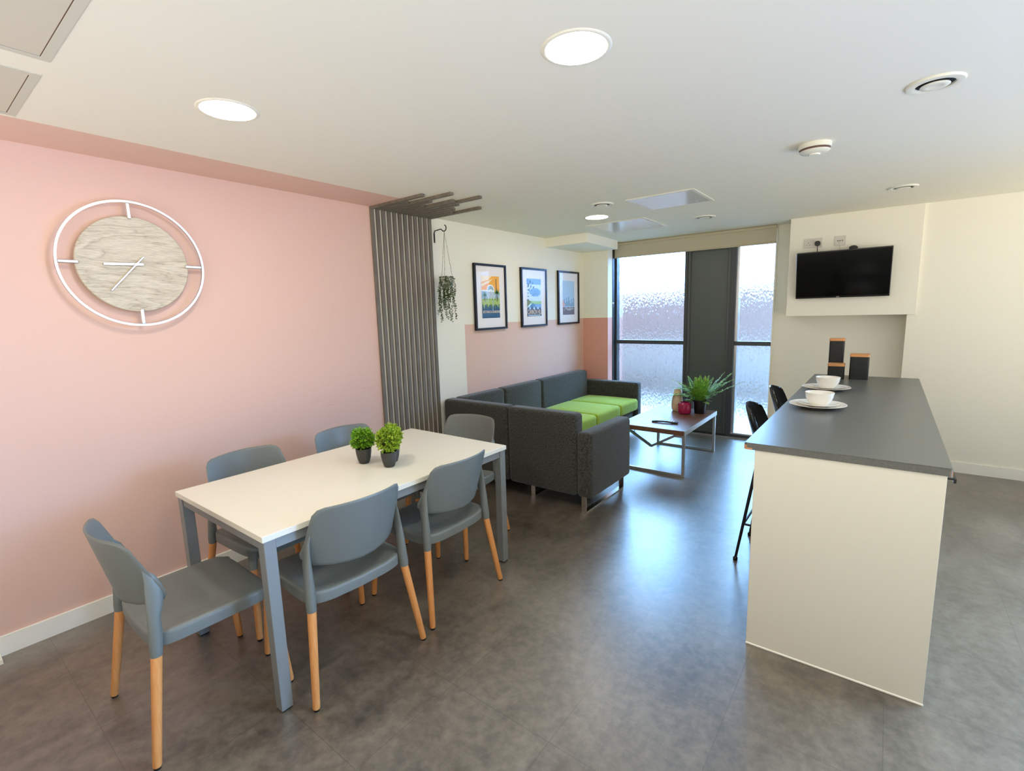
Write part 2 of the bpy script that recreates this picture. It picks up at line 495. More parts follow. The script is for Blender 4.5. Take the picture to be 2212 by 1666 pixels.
wpart('panel', D1, [(1.315, 1.800, YF0 + 0.035, YF1, 0.0, H)], M['panel_grey'])
wpart('door_frame', D1, [(1.315, 1.345, YF0 + 0.012, YF0 + 0.035, 0.03, 2.30), (1.770, 1.800, YF0 + 0.012, YF0 + 0.035, 0.03, 2.30), (1.345, 1.770, YF0 + 0.012, YF0 + 0.035, 0.03, 0.10), (1.345, 1.770, YF0 + 0.012, YF0 + 0.035, 2.23, 2.30)], M['panel_grey'], 0.003)
wpart('threshold', D1, [(0.372, 2.262, 5.385, YF0, 0, 0.012)], M['silver'])
# roller blind
t = thing('roller_blind', 'beige roller blind drawn a little way down across the window top', 'blind', (1.31, 5.385, 2.21))
bm = bmesh.new(); box(bm, -0.95, 0.948, -0.003, 0.001, 0.012, 0.185); build('blind_fabric', bm, M['blind'], t)
bm = bmesh.new(); tube(bm, [(-0.95, 0.0, 0.008), (0.948, 0.0, 0.008)], (0.006, 0.011), 10); build('bottom_bar', bm, M['blind'], t, True)
bm = bmesh.new(); tube(bm, [(-0.95, 0.002, 0.175), (0.948, 0.002, 0.175)], 0.02, 14); build('roller_tube', bm, M['blind'], t, True)
bm = bmesh.new()
for k in range(70): bmesh.ops.create_uvsphere(bm, u_segments=5, v_segments=4, radius=0.0025, matrix=Matrix.Translation((-0.94, -0.045, 0.17 - k * 0.0105)))
for k in range(1): bmesh.ops.create_uvsphere(bm, u_segments=12, v_segments=8, radius=0.014, matrix=Matrix.Translation((-0.94, -0.045, 0.17 - 70 * 0.0105 - 0.01)))
build('pull_chain', bm, M['socket'], t, True)

# outside: paving, brick garden wall
bm = bmesh.new(); box(bm, -14, 22, 5.62, 30, -0.25, -0.15); struct(build('ground_outside', bm, M['paving']))
g = thing('garden_wall', 'brick wall over pale render, blurred behind the obscured window glass', 'wall', (2, 9.4, -0.15))
bm = bmesh.new(); box(bm, -14, 18, 0, 0.22, 1.02, 2.02); build('brickwork', bm, M['brick'], g)
bm = bmesh.new(); box(bm, -14, 18, 0.01, 0.21, 0, 1.02); build('render', bm, M['render_out'], g)
bm = bmesh.new(); box(bm, -14, 18, -0.03, 0.25, 2.02, 2.08); build('coping', bm, M['paving'], g)

# ------------------------------------------------------------------ slatted screen
t = thing('slatted_screen', 'dark wooden slatted screen running up the wall and bending over the ceiling', 'screen', (0, 2.15, 0))
ends = [0.60, 0.36, 0.775, 0.505, 0.35, 0.63, 0.85, 0.57, 0.46, 0.42, 0.34, 0.605]
for k, e in enumerate(ends):
    bm = bmesh.new(); y = 1.834 + 0.0553 * k - 2.15
    box(bm, 0.0, 0.017, y, y + 0.0315, 0.098, H, 0.001, 1)
    box(bm, 0.017, e, y, y + 0.0315, H - 0.020, H, 0.001, 1)
    build('slat', bm, M['dark_slat'], t)

# ------------------------------------------------------------------ ceiling fittings
def make_downlight(label, x, y):
    t = thing('ceiling_light', label, 'light', (x, y, H), 0, 'round ceiling downlights')
    bm = bmesh.new(); lathe(bm, [(0.100, -0.003), (0.102, -0.0042), (0.110, -0.0035), (0.115, -0.001), (0.116, 0.0)], 48); build('rim', bm, M['rim'], t, True)
    bm = bmesh.new(); lathe(bm, [(0, -0.0035), (0.05, -0.0035), (0.101, -0.0035)], 48); build('diffuser', bm, M['lamp'], t)
    return t
L1 = make_downlight('round glowing downlight above the near end of the white dining table', 1.078, 0.36)
dup(L1, (2.399, 0.882, H), 0, 'round glowing downlight above the open floor, largest of the ceiling lights in view')
dup(L1, (1.063, 3.569, H), 0, 'round glowing downlight above the corner sofa, beside a round vent')
dup(L1, (3.85, 1.20, H), 0, 'round glowing downlight over the kitchen side beyond the breakfast bar')
dup(L1, (4.45, 2.75, H), 0, 'round glowing downlight right of the far half of the breakfast bar')
dup(L1, (2.40, -1.55, H), 0, 'added unseen downlight behind the camera, for fill light')  # fill lamp added out of view behind the camera
dup(L1, (4.35, -1.10, H), 0, 'added unseen downlight behind the camera to the right, for fill light')  # another unseen lamp, added to brighten the room from behind
def make_vent(label, x, y, s=1.0):
    t = thing('ceiling_vent', label, 'vent', (x, y, H), 0, 'round ceiling vents')
    bm = bmesh.new(); lathe(bm, [(0.062, 0.0), (0.064, -0.008), (0.070, -0.010), (0.090, -0.008), (0.0945, 0.0)], 40); build('rim', bm, M['vent'], t, True)
    bm = bmesh.new(); lathe(bm, [(0, -0.001), (0.064, -0.001)], 40); build('throat', bm, M['dark_hole'], t)
    bm = bmesh.new(); lathe(bm, [(0.0, -0.011), (0.018, -0.011), (0.026, -0.014), (0.044, -0.013), (0.048, -0.010), (0.045, -0.007), (0.0, -0.004)], 40); build('centre_disc', bm, M['vent'], t, True)
    t.scale = (s, s, 1)
    return t
V1 = make_vent('round white ceiling vent above the near end of the dark worktop', 3.351, 2.045)
dup(V1, (3.289, 4.225, H), 0, 'round white ceiling vent nearest the television wall')
dup(V1, (1.352, 3.108, H), 0, 'round white ceiling vent right next to the downlight over the sofa')
v4 = dup(V1, (1.803, 4.348, H), 0, 'round white ceiling vent in front of the window, beside the glossy hatches'); v4.scale = (1.1, 1.1, 1)
t = thing('smoke_detector', 'round white smoke detector standing proud of the ceiling', 'smoke detector', (2.89, 2.585, H))
bm = bmesh.new(); lathe(bm, [(0.0, 0), (0.078, 0), (0.078, -0.022), (0.074, -0.024)], 40); build('base', bm, M['vent'], t, True)
bm = bmesh.new(); lathe(bm, [(0.074, -0.024), (0.070, -0.030), (0.070, -0.033)], 40); build('sensor_slots', bm, M['seam'], t, True)
bm = bmesh.new(); lathe(bm, [(0.070, -0.033), (0.073, -0.034), (0.068, -0.040), (0.045, -0.047), (0.028, -0.049), (0.026, -0.056), (0, -0.057)], 40); build('cover', bm, M['vent'], t, True)

def make_hatch(label, x0, x1, y0, y1, m, glossy):
    cx, cy = (x0 + x1) / 2, (y0 + y1) / 2; hx, hy = (x1 - x0) / 2, (y1 - y0) / 2
    t = thing('access_hatch', label, 'hatch', (cx, cy, H), 0, 'ceiling access hatches')
    w = 0.026
    bm = bmesh.new(); d = -0.006 if glossy else -0.002
    for b in ((-hx, hx, -hy, -hy + w), (-hx, hx, hy - w, hy), (-hx, -hx + w, -hy + w, hy - w), (hx - w, hx, -hy + w, hy - w)):
        box(bm, b[0], b[1], b[2], b[3], d, 0)
    build('frame', bm, M['vent'] if glossy else M['filler'], t)
    bm = bmesh.new(); g = 0.003
    box(bm, -hx + w + g, hx - w - g, -hy + w + g, hy - w - g, d + 0.001, 0); dd = build('door', bm, m, t)
    bm = bmesh.new(); box(bm, -hx + w, hx - w, -hy + w, hy - w, d + 0.004 if glossy else -0.0005, 0); build('seam', bm, M['seam'], t)
    if glossy:
        bm = bmesh.new(); lathe(bm, [(0, -0.001), (0.010, -0.001), (0.012, 0.0)], 16, (0.16, 0.16, d)); build('lock', bm, M['brushed'], dd, True)
make_hatch('glossy white square ceiling hatch between the smoke detector and a round vent', 1.56, 2.09, 3.095, 3.63, M['hatch'], True)
make_hatch('glossy white square ceiling hatch nearest the window blind', 0.755, 1.378, 3.905, 4.57, M['hatch'], True)
make_hatch('matt square ceiling hatch at the picture corner, farther from the pink wall', 1.052, 1.60, -0.70, -0.172, M['hatch_matt'], False)
make_hatch('matt square ceiling hatch beside the pink ceiling strip', 0.398, 0.921, -0.70, -0.172, M['hatch_matt'], False)

# ------------------------------------------------------------------ wall clock
CY, CZ = 0.262, 1.870
t = thing('wall_clock', 'large round clock with grey wooden face inside an open silver ring', 'clock', (0, CY, CZ))
bm = bmesh.new()
prof = [(0.322, 0.030), (0.328, 0.028), (0.329, 0.046), (0.323, 0.048)]
def ring(bm, r0, r1, x0, x1, seg=96):
    a = []
    for k in range(seg):
        c, s = math.cos(2 * PI * k / seg), math.sin(2 * PI * k / seg)
        a.append([bm.verts.new((x, r * c, r * s)) for r, x in ((r0, x0), (r1, x0), (r1, x1), (r0, x1))])
    for k in range(seg):
        p, q = a[k], a[(k + 1) % seg]
        for j in range(4): bm.faces.new((p[j], p[(j + 1) % 4], q[(j + 1) % 4], q[j]))
ring(bm, 0.316, 0.327, 0.040, 0.056)
build('outer_ring', bm, M['silver'], t, True)
def disc_x(bm, r, x0, x1, seg=72, bev=0.003):
    lo = [bm.verts.new((x0, r * math.cos(2 * PI * k / seg), r * math.sin(2 * PI * k / seg))) for k in range(seg)]
    md = [bm.verts.new((x1 - bev, r * math.cos(2 * PI * k / seg), r * math.sin(2 * PI * k / seg))) for k in range(seg)]
    hi = [bm.verts.new((x1, (r - bev) * math.cos(2 * PI * k / seg), (r - bev) * math.sin(2 * PI * k / seg))) for k in range(seg)]
    bm.faces.new(hi); bm.faces.new(lo[::-1])
    for a, b in ((lo, md), (md, hi)):
        for k in range(seg): bm.faces.new((a[k], a[(k + 1) % seg], b[(k + 1) % seg], b[k]))
bm = bmesh.new(); disc_x(bm, 0.249, 0.022, 0.042)
build('face', bm, M['clock_wood'], t, True, angle=0.3)
for a in (0, 90, 180, 270):
    bm = bmesh.new(); c, s = math.cos(R(a)), math.sin(R(a))
    bar(bm, (0.048, 0.316 * c, 0.316 * s), (0.048, 0.235 * c, 0.235 * s), 0.017, 0.010, (1, 0, 0), 0.003)
    build('hour_marker', bm, M['silver'], t)
bm = bmesh.new(); bar(bm, (0.050, 0.036, 0.002), (0.050, -0.138, -0.004), 0.015, 0.004, (1, 0, 0), 0.0015); build('hour_hand', bm, M['silver'], t)
bm = bmesh.new(); bar(bm, (0.056, 0.037, 0.041), (0.056, -0.122, -0.140), 0.009, 0.004, (1, 0, 0), 0.0015); build('minute_hand', bm, M['silver'], t)
bm = bmesh.new(); tube(bm, [(0.001, 0, 0), (0.060, 0, 0)], 0.007, 16); build('spindle', bm, M['silver'], t, True)

# ------------------------------------------------------------------ framed posters
def poly_yz(bm, pts, x, mi):
    vs = [bm.verts.new((x, y, z)) for y, z in pts]
    f = bm.faces.new(vs); f.material_index = mi
def make_picture(label, y0, y1, art, mats, title=None, tcol=None, tsize=0.03, tz=0.0, tw=1.0):
    z0, z1 = 1.385, 2.046
    cy, cz = (y0 + y1) / 2, (z0 + z1) / 2; hw, hh = (y1 - y0) / 2, (z1 - z0) / 2
    t = thing('framed_picture', label, 'picture', (0.0, cy, cz), 0, 'framed posters above the sofa')
    w = 0.022
    bm = bmesh.new()
    for b in ((-hw, hw, -hh, -hh + w), (-hw, hw, hh - w, hh), (-hw, -hw + w, -hh + w, hh - w), (hw - w, hw, -hh + w, hh - w)):
        box(bm, 0.002, 0.030, b[0], b[1], b[2], b[3], 0.0015, 1)
    build('picture_frame', bm, M['black_metal'], t)
    bm = bmesh.new(); box(bm, 0.004, 0.014, -hw + w, hw - w, -hh + w, hh - w); build('mount', bm, M['paper'], t)
    bm = bmesh.new()
    pw, ph = 0.142, 0.212
    bx = 0.0155
    vs = []
    art(bm, pw, ph, bx)
    pr = build('print', bm, None, t, mats=mats)
    if title:
        for s, size, zz, wid in title:
            me = textmesh(s, size)
            xs = [v.co.x for v in me.vertices]; k = wid / (max(xs) - min(xs))
            # text x -> +y (reads left to right seen from the room), text y -> z
            for v in me.vertices:
                x, y, z = v.co; v.co = (0.0215 + z, x * k, y + zz)
            link('lettering', me, tcol, pr)
    bm = bmesh.new(); box(bm, 0.024, 0.0255, -hw + w, hw - w, -hh + w, hh - w); build('glazing', bm, M['glazing'], t)
    return t
def flat(n, r, g, b): return mat(n, srgb(r, g, b), 0.6)
pm = [flat('print navy', 38, 84, 118), flat('print orange', 244, 172, 50), flat('print white', 232, 236, 238), flat('print sky grey', 150, 178, 198), flat('print green', 98, 140, 62), flat('print light green', 168, 190, 96), flat('print brown', 88, 66, 48), flat('print pale cloud', 246, 222, 170)]
def rect(bm, y0, y1, z0, z1, x, mi): poly_yz(bm, [(y0, z0), (y1, z0), (y1, z1), (y0, z1)], x, mi)
def arc(cy, cz, ry, rz, a0, a1, n=16): return [(cy + ry * math.cos(R(a0 + (a1 - a0) * k / n)), cz + rz * math.sin(R(a0 + (a1 - a0) * k / n))) for k in range(n + 1)]
def palm(bm, y, z, s, x, leaf, trunk):
    rect(bm, y - 0.004 * s, y + 0.004 * s, z - 0.06 * s, z, x, trunk)
    for a in range(-20, 201, 27):
        c, sn = math.cos(R(a)), math.sin(R(a))
        poly_yz(bm, [(y - sn * 0.005 * s, z + c * 0.005 * s), (y + c * 0.04 * s, z + sn * 0.035 * s - 0.006), (y + sn * 0.006 * s, z - c * 0.006 * s)], x + 0.0003, leaf)
def art1(bm, w, h, x):
    rect(bm, -w, w, -h, h, x, 0)
    rect(bm, -w, w, 0.02, h, x + .0003, 1)
    poly_yz(bm, [(-w, h), (w * .2, h), (-w * .2, h * .82), (-w, h * .7)], x + .0006, 7)
    poly_yz(bm, [(-w, h * .62), (-w * .2, h * .78), (w * .3, h * .9), (-w * .1, h * .70), (-w, h * .50)], x + .0007, 7)
    rect(bm, -w, -w * .3, -0.02, h * .30, x + .0008, 3); rect(bm, w * .35, w, -0.02, h * .22, x + .0008, 3)
    rect(bm, -w, -w * .3, h * .28, h * .33, x + .0010, 2)
    poly_yz(bm, arc(0, h * .30, w * .44, h * .30, 0, 180) + [(-w * .44, -0.05), (w * .44, -0.05)], x + .0011, 2)
    poly_yz(bm, arc(0, h * .32, w * .34, h * .22, 0, 180), x + .0013, 3)
    for k in range(-2, 3): rect(bm, k * w * .16 - .007, k * w * .16 + .007, -0.02, h * .26, x + .0014, 3)
    poly_yz(bm, arc(0, h * .28, w * .22, h * .10, 0, 180), x + .0016, 2)
    rect(bm, w * .60, w * .68, h * .2, h * .88, x + .0012, 6)
    pts = [(-w, -0.11)] + [(-w + 2 * w * k / 14, -0.06 + 0.035 * math.sin(k * 2.1) + (0.02 if k % 2 else -0.015)) for k in range(15)] + [(w, -0.11)]
    rect(bm, -w, w, -0.075, -0.02, x + .0017, 5)
    for k in range(13):
        yy = -w + 2 * w * (k + .5) / 13; dz = 0.03 + 0.025 * math.sin(k * 2.3)
        poly_yz(bm, [(yy - .013, -0.07), (yy + .013, -0.07), (yy, -0.075 - dz)], x + .0018, 5 if k % 3 else 4)
        poly_yz(bm, [(yy - .012, -0.03), (yy + .012, -0.03), (yy + .003, -0.005 + dz * .3)], x + .0019, 4 if k % 2 else 5)
    palm(bm, w * .70, 0.045, 1.5, x + .0022, 4, 6); palm(bm, -w * .66, 0.02, 1.1, x + .0022, 4, 6)
    poly_yz(bm, [(w * .2, -0.03), (w * .28, -0.03), (w * .20, -0.16), (w * .12, -0.16)], x + .0024, 3)
pale = flat('lettering cream', 244, 226, 206)
make_picture('leftmost black framed poster, orange sky over a glasshouse, titled botanical gardens', 3.004, 3.507, art1, pm,
             [('BOTANICAL GARDENS', 0.036, -0.150, 0.27)], pale)
pm2 = [flat('print blue', 120, 168, 214), flat('print pale blue', 206, 226, 240), flat('print mid blue', 74, 124, 168), flat('print navy two', 34, 54, 84), flat('print soft green', 156, 196, 120), flat('print olive', 104, 118, 40)]
def art2(bm, w, h, x):
    rect(bm, -w, w, -h, h, x, 1)
    rect(bm, -w, w, h * .70, h, x + .0003, 0)
    for k in range(9):
        yy = -w + k * w * .12; zz = h * (.92 - (k * 37 % 11) * .06)
        poly_yz(bm, [(yy, zz), (yy + .03, zz + .012), (yy + .022, zz - .02), (yy + .004, zz - .024)], x + .0006, 3 if k % 2 else 2)
    for k in range(6):
        yy = -w + .008; zz = h * (.75 - k * .17)
        poly_yz(bm, [(yy, zz), (yy + .028, zz + .006), (yy + .02, zz - .012)], x + .0007, 3)
    poly_yz(bm, [(-w * .72, h * .30), (-w * .3, h * .50), (w * .4, h * .50), (w * .92, h * .38), (w * .92, h * .18), (w * .45, h * .06), (-w * .15, h * .06), (-w * .6, h * .2)], x + .0008, 0)
    for k in range(-4, 8): rect(bm, k * .012, k * .012 + .002, h * .08, h * .48, x + .0010, 2)
    rect(bm, -w, w, -h * .34, -h * .18, x + .0009, 4)
    poly_yz(bm, [(-w, -h * .1), (-w * .4, -h * .22), (-w, -h * .5)], x + .0011, 5)
    poly_yz(bm, [(-w, -h * .62), (-w * .3, -h * .30), (w * .1, -h * .34), (w * .1, -h * .58)], x + .0012, 2)
    rect(bm, w * .1, w, -h * .62, -h * .34, x + .0013, 0)
    for k in range(7):
        yy = -w + k * w * .28; poly_yz(bm, [(yy, -h * .62), (yy + .03, -h * .62), (yy + .015, -h * .46)], x + .0014, 1 if k % 2 else 3)
    rect(bm, -w, w, -h, -h * .62, x + .0016, 3)
    rect(bm, -w * .85, w * .85, -h * .97, -h * .93, x + .0018, 1)
make_picture('middle black framed poster in blue tones, titled cannon hill', 3.777, 4.288, art2, pm2,
             [('CANNON HILL', 0.078, -0.166, 0.28)], pale)
pm3 = [flat('print haze', 176, 204, 226), flat('print grey violet', 112, 104, 116), flat('print rose', 226, 176, 176), flat('print steel', 120, 160, 190), flat('print pale grey', 184, 184, 190)]
def art3(bm, w, h, x):
    rect(bm, -w, w, -h, h, x, 0)
    for k in range(11):
        yy = -w + k * w * 2 / 11; hh_ = h * (.15 + (k * 53 % 7) * .07)
        rect(bm, yy, yy + w * .15, -h * .5, -h * .5 + hh_, x + .0003, 3)
    poly_yz(bm, [(-w, -h * .1), (-w * .6, -h * .42), (-w, -h * .6)], x + .0006, 2)
    rect(bm, -w, w, -h, -h * .55, x + .0008, 1)
    random.seed(3)
    for k in range(26):
        yy = -w * .85 + random.random() * w * 1.6; zz = -h * (.62 + .14 * random.random())
        rect(bm, yy, yy + .014, zz, zz + .018, x + .0010 + k * .00001, 4)
make_picture('rightmost black framed poster, pale and hazy with window reflections, nearest the window', 4.546, 5.054, art3, pm3)

# ------------------------------------------------------------------ hanging plant
t = thing('wall_hook', 'black iron wall hook with a curled end beside the slatted screen', 'hook', (0, 2.515, 2.235))
bm = bmesh.new(); box(bm, 0, 0.004, -0.008, 0.008, -0.045, 0.04, 0.001, 1); build('back_plate', bm, M['black_metal'], t)
bm = bmesh.new()
pts = [(0.005, 0, -0.03), (0.005, 0, 0.045), (0.012, 0, 0.058), (0.05, 0, 0.060), (0.085, 0, 0.064), (0.098, 0, 0.058), (0.108, 0, 0.046)]
pts += [(0.128 + 0.026 * math.cos(R(a)), 0, 0.068 + 0.026 * math.sin(R(a))) for a in range(235, 450, 18)]
tube(bm, pts, 0.0045, 8); build('arm', bm, M['black_metal'], t, True)
px, py = 0.128, 2.515
t = thing('hanging_plant', 'small mottled pot of trailing green leaves hung by cords from the wall hook', 'plant', (px, py, 1.785))
bm = bmesh.new(); lathe(bm, [(0, 0), (0.030, 0), (0.046, 0.012), (0.058, 0.045), (0.060, 0.092), (0.054, 0.092), (0.050, 0.045), (0, 0.03)], 28); build('pot', bm, M['pot_mottled'], t, True)
bm = bmesh.new(); lathe(bm, [(0, 0.082), (0.054, 0.082)], 20); build('soil', bm, M['soil'], t)
for a in (30, 150, 270):
    bm = bmesh.new(); tube(bm, [(0.056 * math.cos(R(a)), 0.056 * math.sin(R(a)), 0.088), (0, 0, 0.488)], 0.0018, 5); build('cord', bm, M['pot_mottled'], t)
bm = bmesh.new(); bm2 = bmesh.new()
random.seed(11)
def leaf(bm, p, d, n, L, W, fold=0.25, mi=0):
    d = d.normalized(); s = d.cross(n)
    if s.length < 1e-5: s = d.cross(Vector((1, 0, 0)))
    s.normalize(); n = s.cross(d)
    a = bm.verts.new(p); b = bm.verts.new(p + d * L * .45 + s * W / 2 + n * fold * W); c = bm.verts.new(p + d * L); e = bm.verts.new(p + d * L * .45 - s * W / 2 + n * fold * W)
    mdl = bm.verts.new(p + d * L * .5)
    for tri in ((a, b, mdl), (b, c, mdl), (c, e, mdl), (e, a, mdl)):
        f = bm.faces.new(tri); f.material_index = mi
def rv(): return Vector((random.uniform(-1, 1), random.uniform(-1, 1), random.uniform(-1, 1)))
for s in range(27):
    a = random.uniform(0, 2 * PI) if s % 3 else random.uniform(-1.0, 1.8)
    r0 = 0.058
    L = random.uniform(0.10, 0.30) if s % 4 else random.uniform(0.32, 0.41)
    p = Vector((0.035 * math.cos(a), 0.035 * math.sin(a), 0.092)); pts = [p.copy()]
    q = Vector((r0 * math.cos(a), r0 * math.sin(a), 0.100)); pts.append(q.copy())
    steps = int(L / 0.014)
    for k in range(steps):
        q = q + Vector((random.uniform(-.004, .004) + math.cos(a) * .0022 * max(0, 1 - k / 16), random.uniform(-.004, .004) + math.sin(a) * .0022 * max(0, 1 - k / 16), -0.014))
        if px + q.x < 0.01: q.x = 0.012 - px
        pts.append(q.copy())
    tube(bm2, pts, 0.0009, 4)
    for qi, q in enumerate(pts[1:]):
        for j in range(3 if qi > 7 or qi < 1 else 1): 
            d = rv(); d.z = -abs(d.z) * .6
            leaf(bm, q + rv() * .002, d, rv(), random.uniform(.013, .019), random.uniform(.010, .015))
build('foliage', bm, M['leaf_trail'], t); build('stems', bm2, M['stem'], t)

# ------------------------------------------------------------------ dining table
TX0, TX1, TY0, TY1, TZ = 0.597, 1.463, 0.137, 1.622, 0.752
tcx, tcy = (TX0 + TX1) / 2, (TY0 + TY1) / 2; hx, hy = (TX1 - TX0) / 2, (TY1 - TY0) / 2
t = thing('dining_table', 'rectangular white dining table on grey square steel legs', 'table', (tcx, tcy, 0), R(0.1))
bm = bmesh.new(); box(bm, -hx, hx, -hy, hy, TZ - 0.025, TZ, 0.0015, 1); build('tabletop', bm, M['table_top'], t)
LW = 0.048; ins = 0.006
for sx_ in (-1, 1):
    for sy_ in (-1, 1):
        bm = bmesh.new(); x = sx_ * (hx - ins - LW / 2); y = sy_ * (hy - ins - LW / 2)
        box(bm, x - LW / 2, x + LW / 2, y - LW / 2, y + LW / 2, 0.006, TZ - 0.0255, 0.003, 2)
        lg = build('leg', bm, M['grey_metal'], t)
        bm = bmesh.new(); box(bm, x - LW / 2 + .004, x + LW / 2 - .004, y - LW / 2 + .004, y + LW / 2 - .004, 0, 0.006); build('foot_cap', bm, M['black_metal'], lg)
xi, yi = hx - ins - LW, hy - ins - LW
for s in (-1, 1):
    bm = bmesh.new(); y = s * (hy - ins - LW / 2 + 0.006); box(bm, -xi, xi, y - 0.012, y + 0.012, TZ - 0.068, TZ - 0.0255, 0.002, 1); build('rail', bm, M['grey_metal'], t)
    bm = bmesh.new(); x = s * (hx - ins - LW / 2 + 0.006); box(bm, x - 0.012, x + 0.012, -yi, yi, TZ - 0.068, TZ - 0.0255, 0.002, 1); build('rail', bm, M['grey_metal'], t)

# ------------------------------------------------------------------ dining chairs
def make_chair(label, loc, rz):
    t = thing('dining_chair', label, 'chair', loc, rz, 'grey dining chairs around the white table')
    # seat shell: rounded plan wider at the front, dished, with a turned-down skirt
    def outline(n=64):
        pts = []
        for k in range(n):
            a = 2 * PI * k / n; c, s = math.cos(a), math.sin(a)
            e = 0.30
            x = math.copysign(abs(c) ** e, c); y = math.copysign(abs(s) ** e, s)
            w = 0.236 + 0.006 * (y + 1) / 2
            pts.append((x * w, 0.020 + y * 0.215 - (0.006 * (1 - abs(x)) if y < -0.9 else 0)))
        return pts
    ol = outline()
    def zt(x, y):
        return 0.463 - 0.028 * (1 - min(1, abs(x) / .225) ** 2.6) * math.exp(-((y + .05) / .20) ** 2) - 0.014 * max(0, (y - .17) / .065) ** 2
    bm = bmesh.new(); rings = []
    cx, cy = 0, 0.022
    for s in (0.12, 0.3, 0.5, 0.66, 0.8, 0.9, 0.96, 0.99):
        rings.append([bm.verts.new((cx + (x - cx) * s, cy + (y - cy) * s, zt(cx + (x - cx) * s, cy + (y - cy) * s) - (0.006 if s == 0.99 else 0.002 if s == .96 else 0))) for x, y in ol])
    for s, dz in ((1.0, 0.014), (1.0, 0.050), (0.97, 0.052), (0.96, 0.018), (0.5, 0.016)):
        rings.append([bm.verts.new((cx + (x - cx) * s, cy + (y - cy) * s, zt(x * .9, y) - dz)) for x, y in ol])
    for a, b in zip(rings, rings[1:]):
        n = len(a)
        for k in range(n): bm.faces.new((a[k], a[(k + 1) % n], b[(k + 1) % n], b[k]))
    bm.faces.new(rings[0]); bm.faces.new(rings[-1][::-1])
    build('seat', bm, M['chair'], t, True, angle=1.0)
    # backrest: curved panel, wider at its low corners
    ctl = [(-0.165, 0.822), (-0.190, 0.814), (-0.206, 0.792), (-0.214, 0.740), (-0.222, 0.670), (-0.233, 0.622), (-0.230, 0.600), (-0.212, 0.572), (-0.186, 0.556), (-0.12, 0.546), (0, 0.540)]
    half = ctl
    full = half + [(-x, z) for x, z in half[-2::-1]]
    # densify top edge
    top = [(0.165 - 0.33 * k / 8, 0.822 + 0.004 * math.sin(PI * k / 8)) for k in range(1, 8)]
    full = full + top
    def dens(p):
        out = []
        for i in range(len(p)):
            a, b = p[i], p[(i + 1) % len(p)]
            out.append(a)
            if math.hypot(a[0] - b[0], a[1] - b[1]) > 0.03: out.append(((a[0] + b[0]) / 2, (a[1] + b[1]) / 2))
        return out
    full = dens(full)
    def bpos(s, z, off):
        y = -0.228 - 0.22 * (z - 0.55) + (2.1 - 2.4 * (z - .55)) * s * s
        nx, ny = -2.5 * s, 1.0; l = math.hypot(nx, ny)
        return Vector((s * 1.0 + off * nx / l, y + off * ny / l, z))
    bm = bmesh.new(); c0 = (0, 0.685)
    def side(off, scs):
        rr = []
        for s in scs: rr.append([bm.verts.new(bpos(c0[0] + (x - c0[0]) * s, c0[1] + (z - c0[1]) * s, off)) for x, z in full])
        return rr
    fr_ = side(0.0035, (0.15, .35, .55, .75, .9, .985)); bk = side(-0.0035, (.985, .9, .75, .55, .35, .15)); mid = side(0, (1.0,))
    seq = fr_ + mid + bk
    for a, b in zip(seq, seq[1:]):
        n = len(a)
        for k in range(n): bm.faces.new((a[k], a[(k + 1) % n], b[(k + 1) % n], b[k]))
    bm.faces.new(seq[0]); bm.faces.new(seq[-1][::-1])
    build('backrest', bm, M['chair'], t, True, angle=1.2)
    for s in (-1, 1):
        # rear post: socket over the leg, running up the outside of the backrest
        bm = bmesh.new()
        tube(bm, [(s * .2290, -.1910, .388), (s * .2285, -.189, .415), (s * .226, -.184, .46), (s * .224, -.181, .53), (s * .222, -.172, .58), (s * .218, -.167, .63), (s * .214, -.174, .67), (s * .206, -.188, .705)],
             [.0195, .0210, (.022, .021), (.021, .018), (.027, .014), (.028, .010), (.018, .008), (.004, .003)], 14)
        build('rear_post', bm, M['chair'], t, True)
        bm = bmesh.new(); tube(bm, [(s * .273, -.245, .008), (s * .2724, -.2443, .014), (s * .2288, -.1905, .390)], [.0125, .0145, .018], 16)
        lg = build('leg', bm, M['beech'], t, True)
        bm = bmesh.new(); tube(bm, [(s * .273, -.245, 0), (s * .273, -.245, .008)], .0115, 12); build('glide', bm, M['black_metal'], lg)
        bm = bmesh.new(); tube(bm, [(s * .231, .222, .355), (s * .226, .216, .40), (s * .222, .212, .436)], [.0190, .021, .024], 14)
        build('front_socket', bm, M['chair'], t, True)
        bm = bmesh.new(); tube(bm, [(s * .252, .250, .008), (s * .2515, .2495, .014), (s * .231, .222, .356)], [.0125, .0145, .018], 16)
        lg = build('leg', bm, M['beech'], t, True)
        bm = bmesh.new(); tube(bm, [(s * .252, .250, 0), (s * .252, .250, .008)], .0115, 12); build('glide', bm, M['black_metal'], lg)
    return t
CH = make_chair('grey dining chair at the near head of the table, the one nearest to us', (1.058, 0.010, 0), R(-1.0))
dup(CH, (1.324, 0.520, 0), R(87), 'grey dining chair on the open floor side of the table, the one nearer to us')
dup(CH, (1.316, 1.131, 0), R(90.5), 'grey dining chair on the open floor side of the table, the one nearer the sofa')
dup(CH, (0.662, 0.547, 0), R(-87), 'grey dining chair between table and pink wall, the one nearer the clock')
dup(CH, (0.645, 1.175, 0), R(-90.0), 'grey dining chair between table and pink wall, behind the little potted bushes')
dup(CH, (0.955, 1.672, 0), R(188.0), 'grey dining chair at the far head of the table, its back to the sofa')

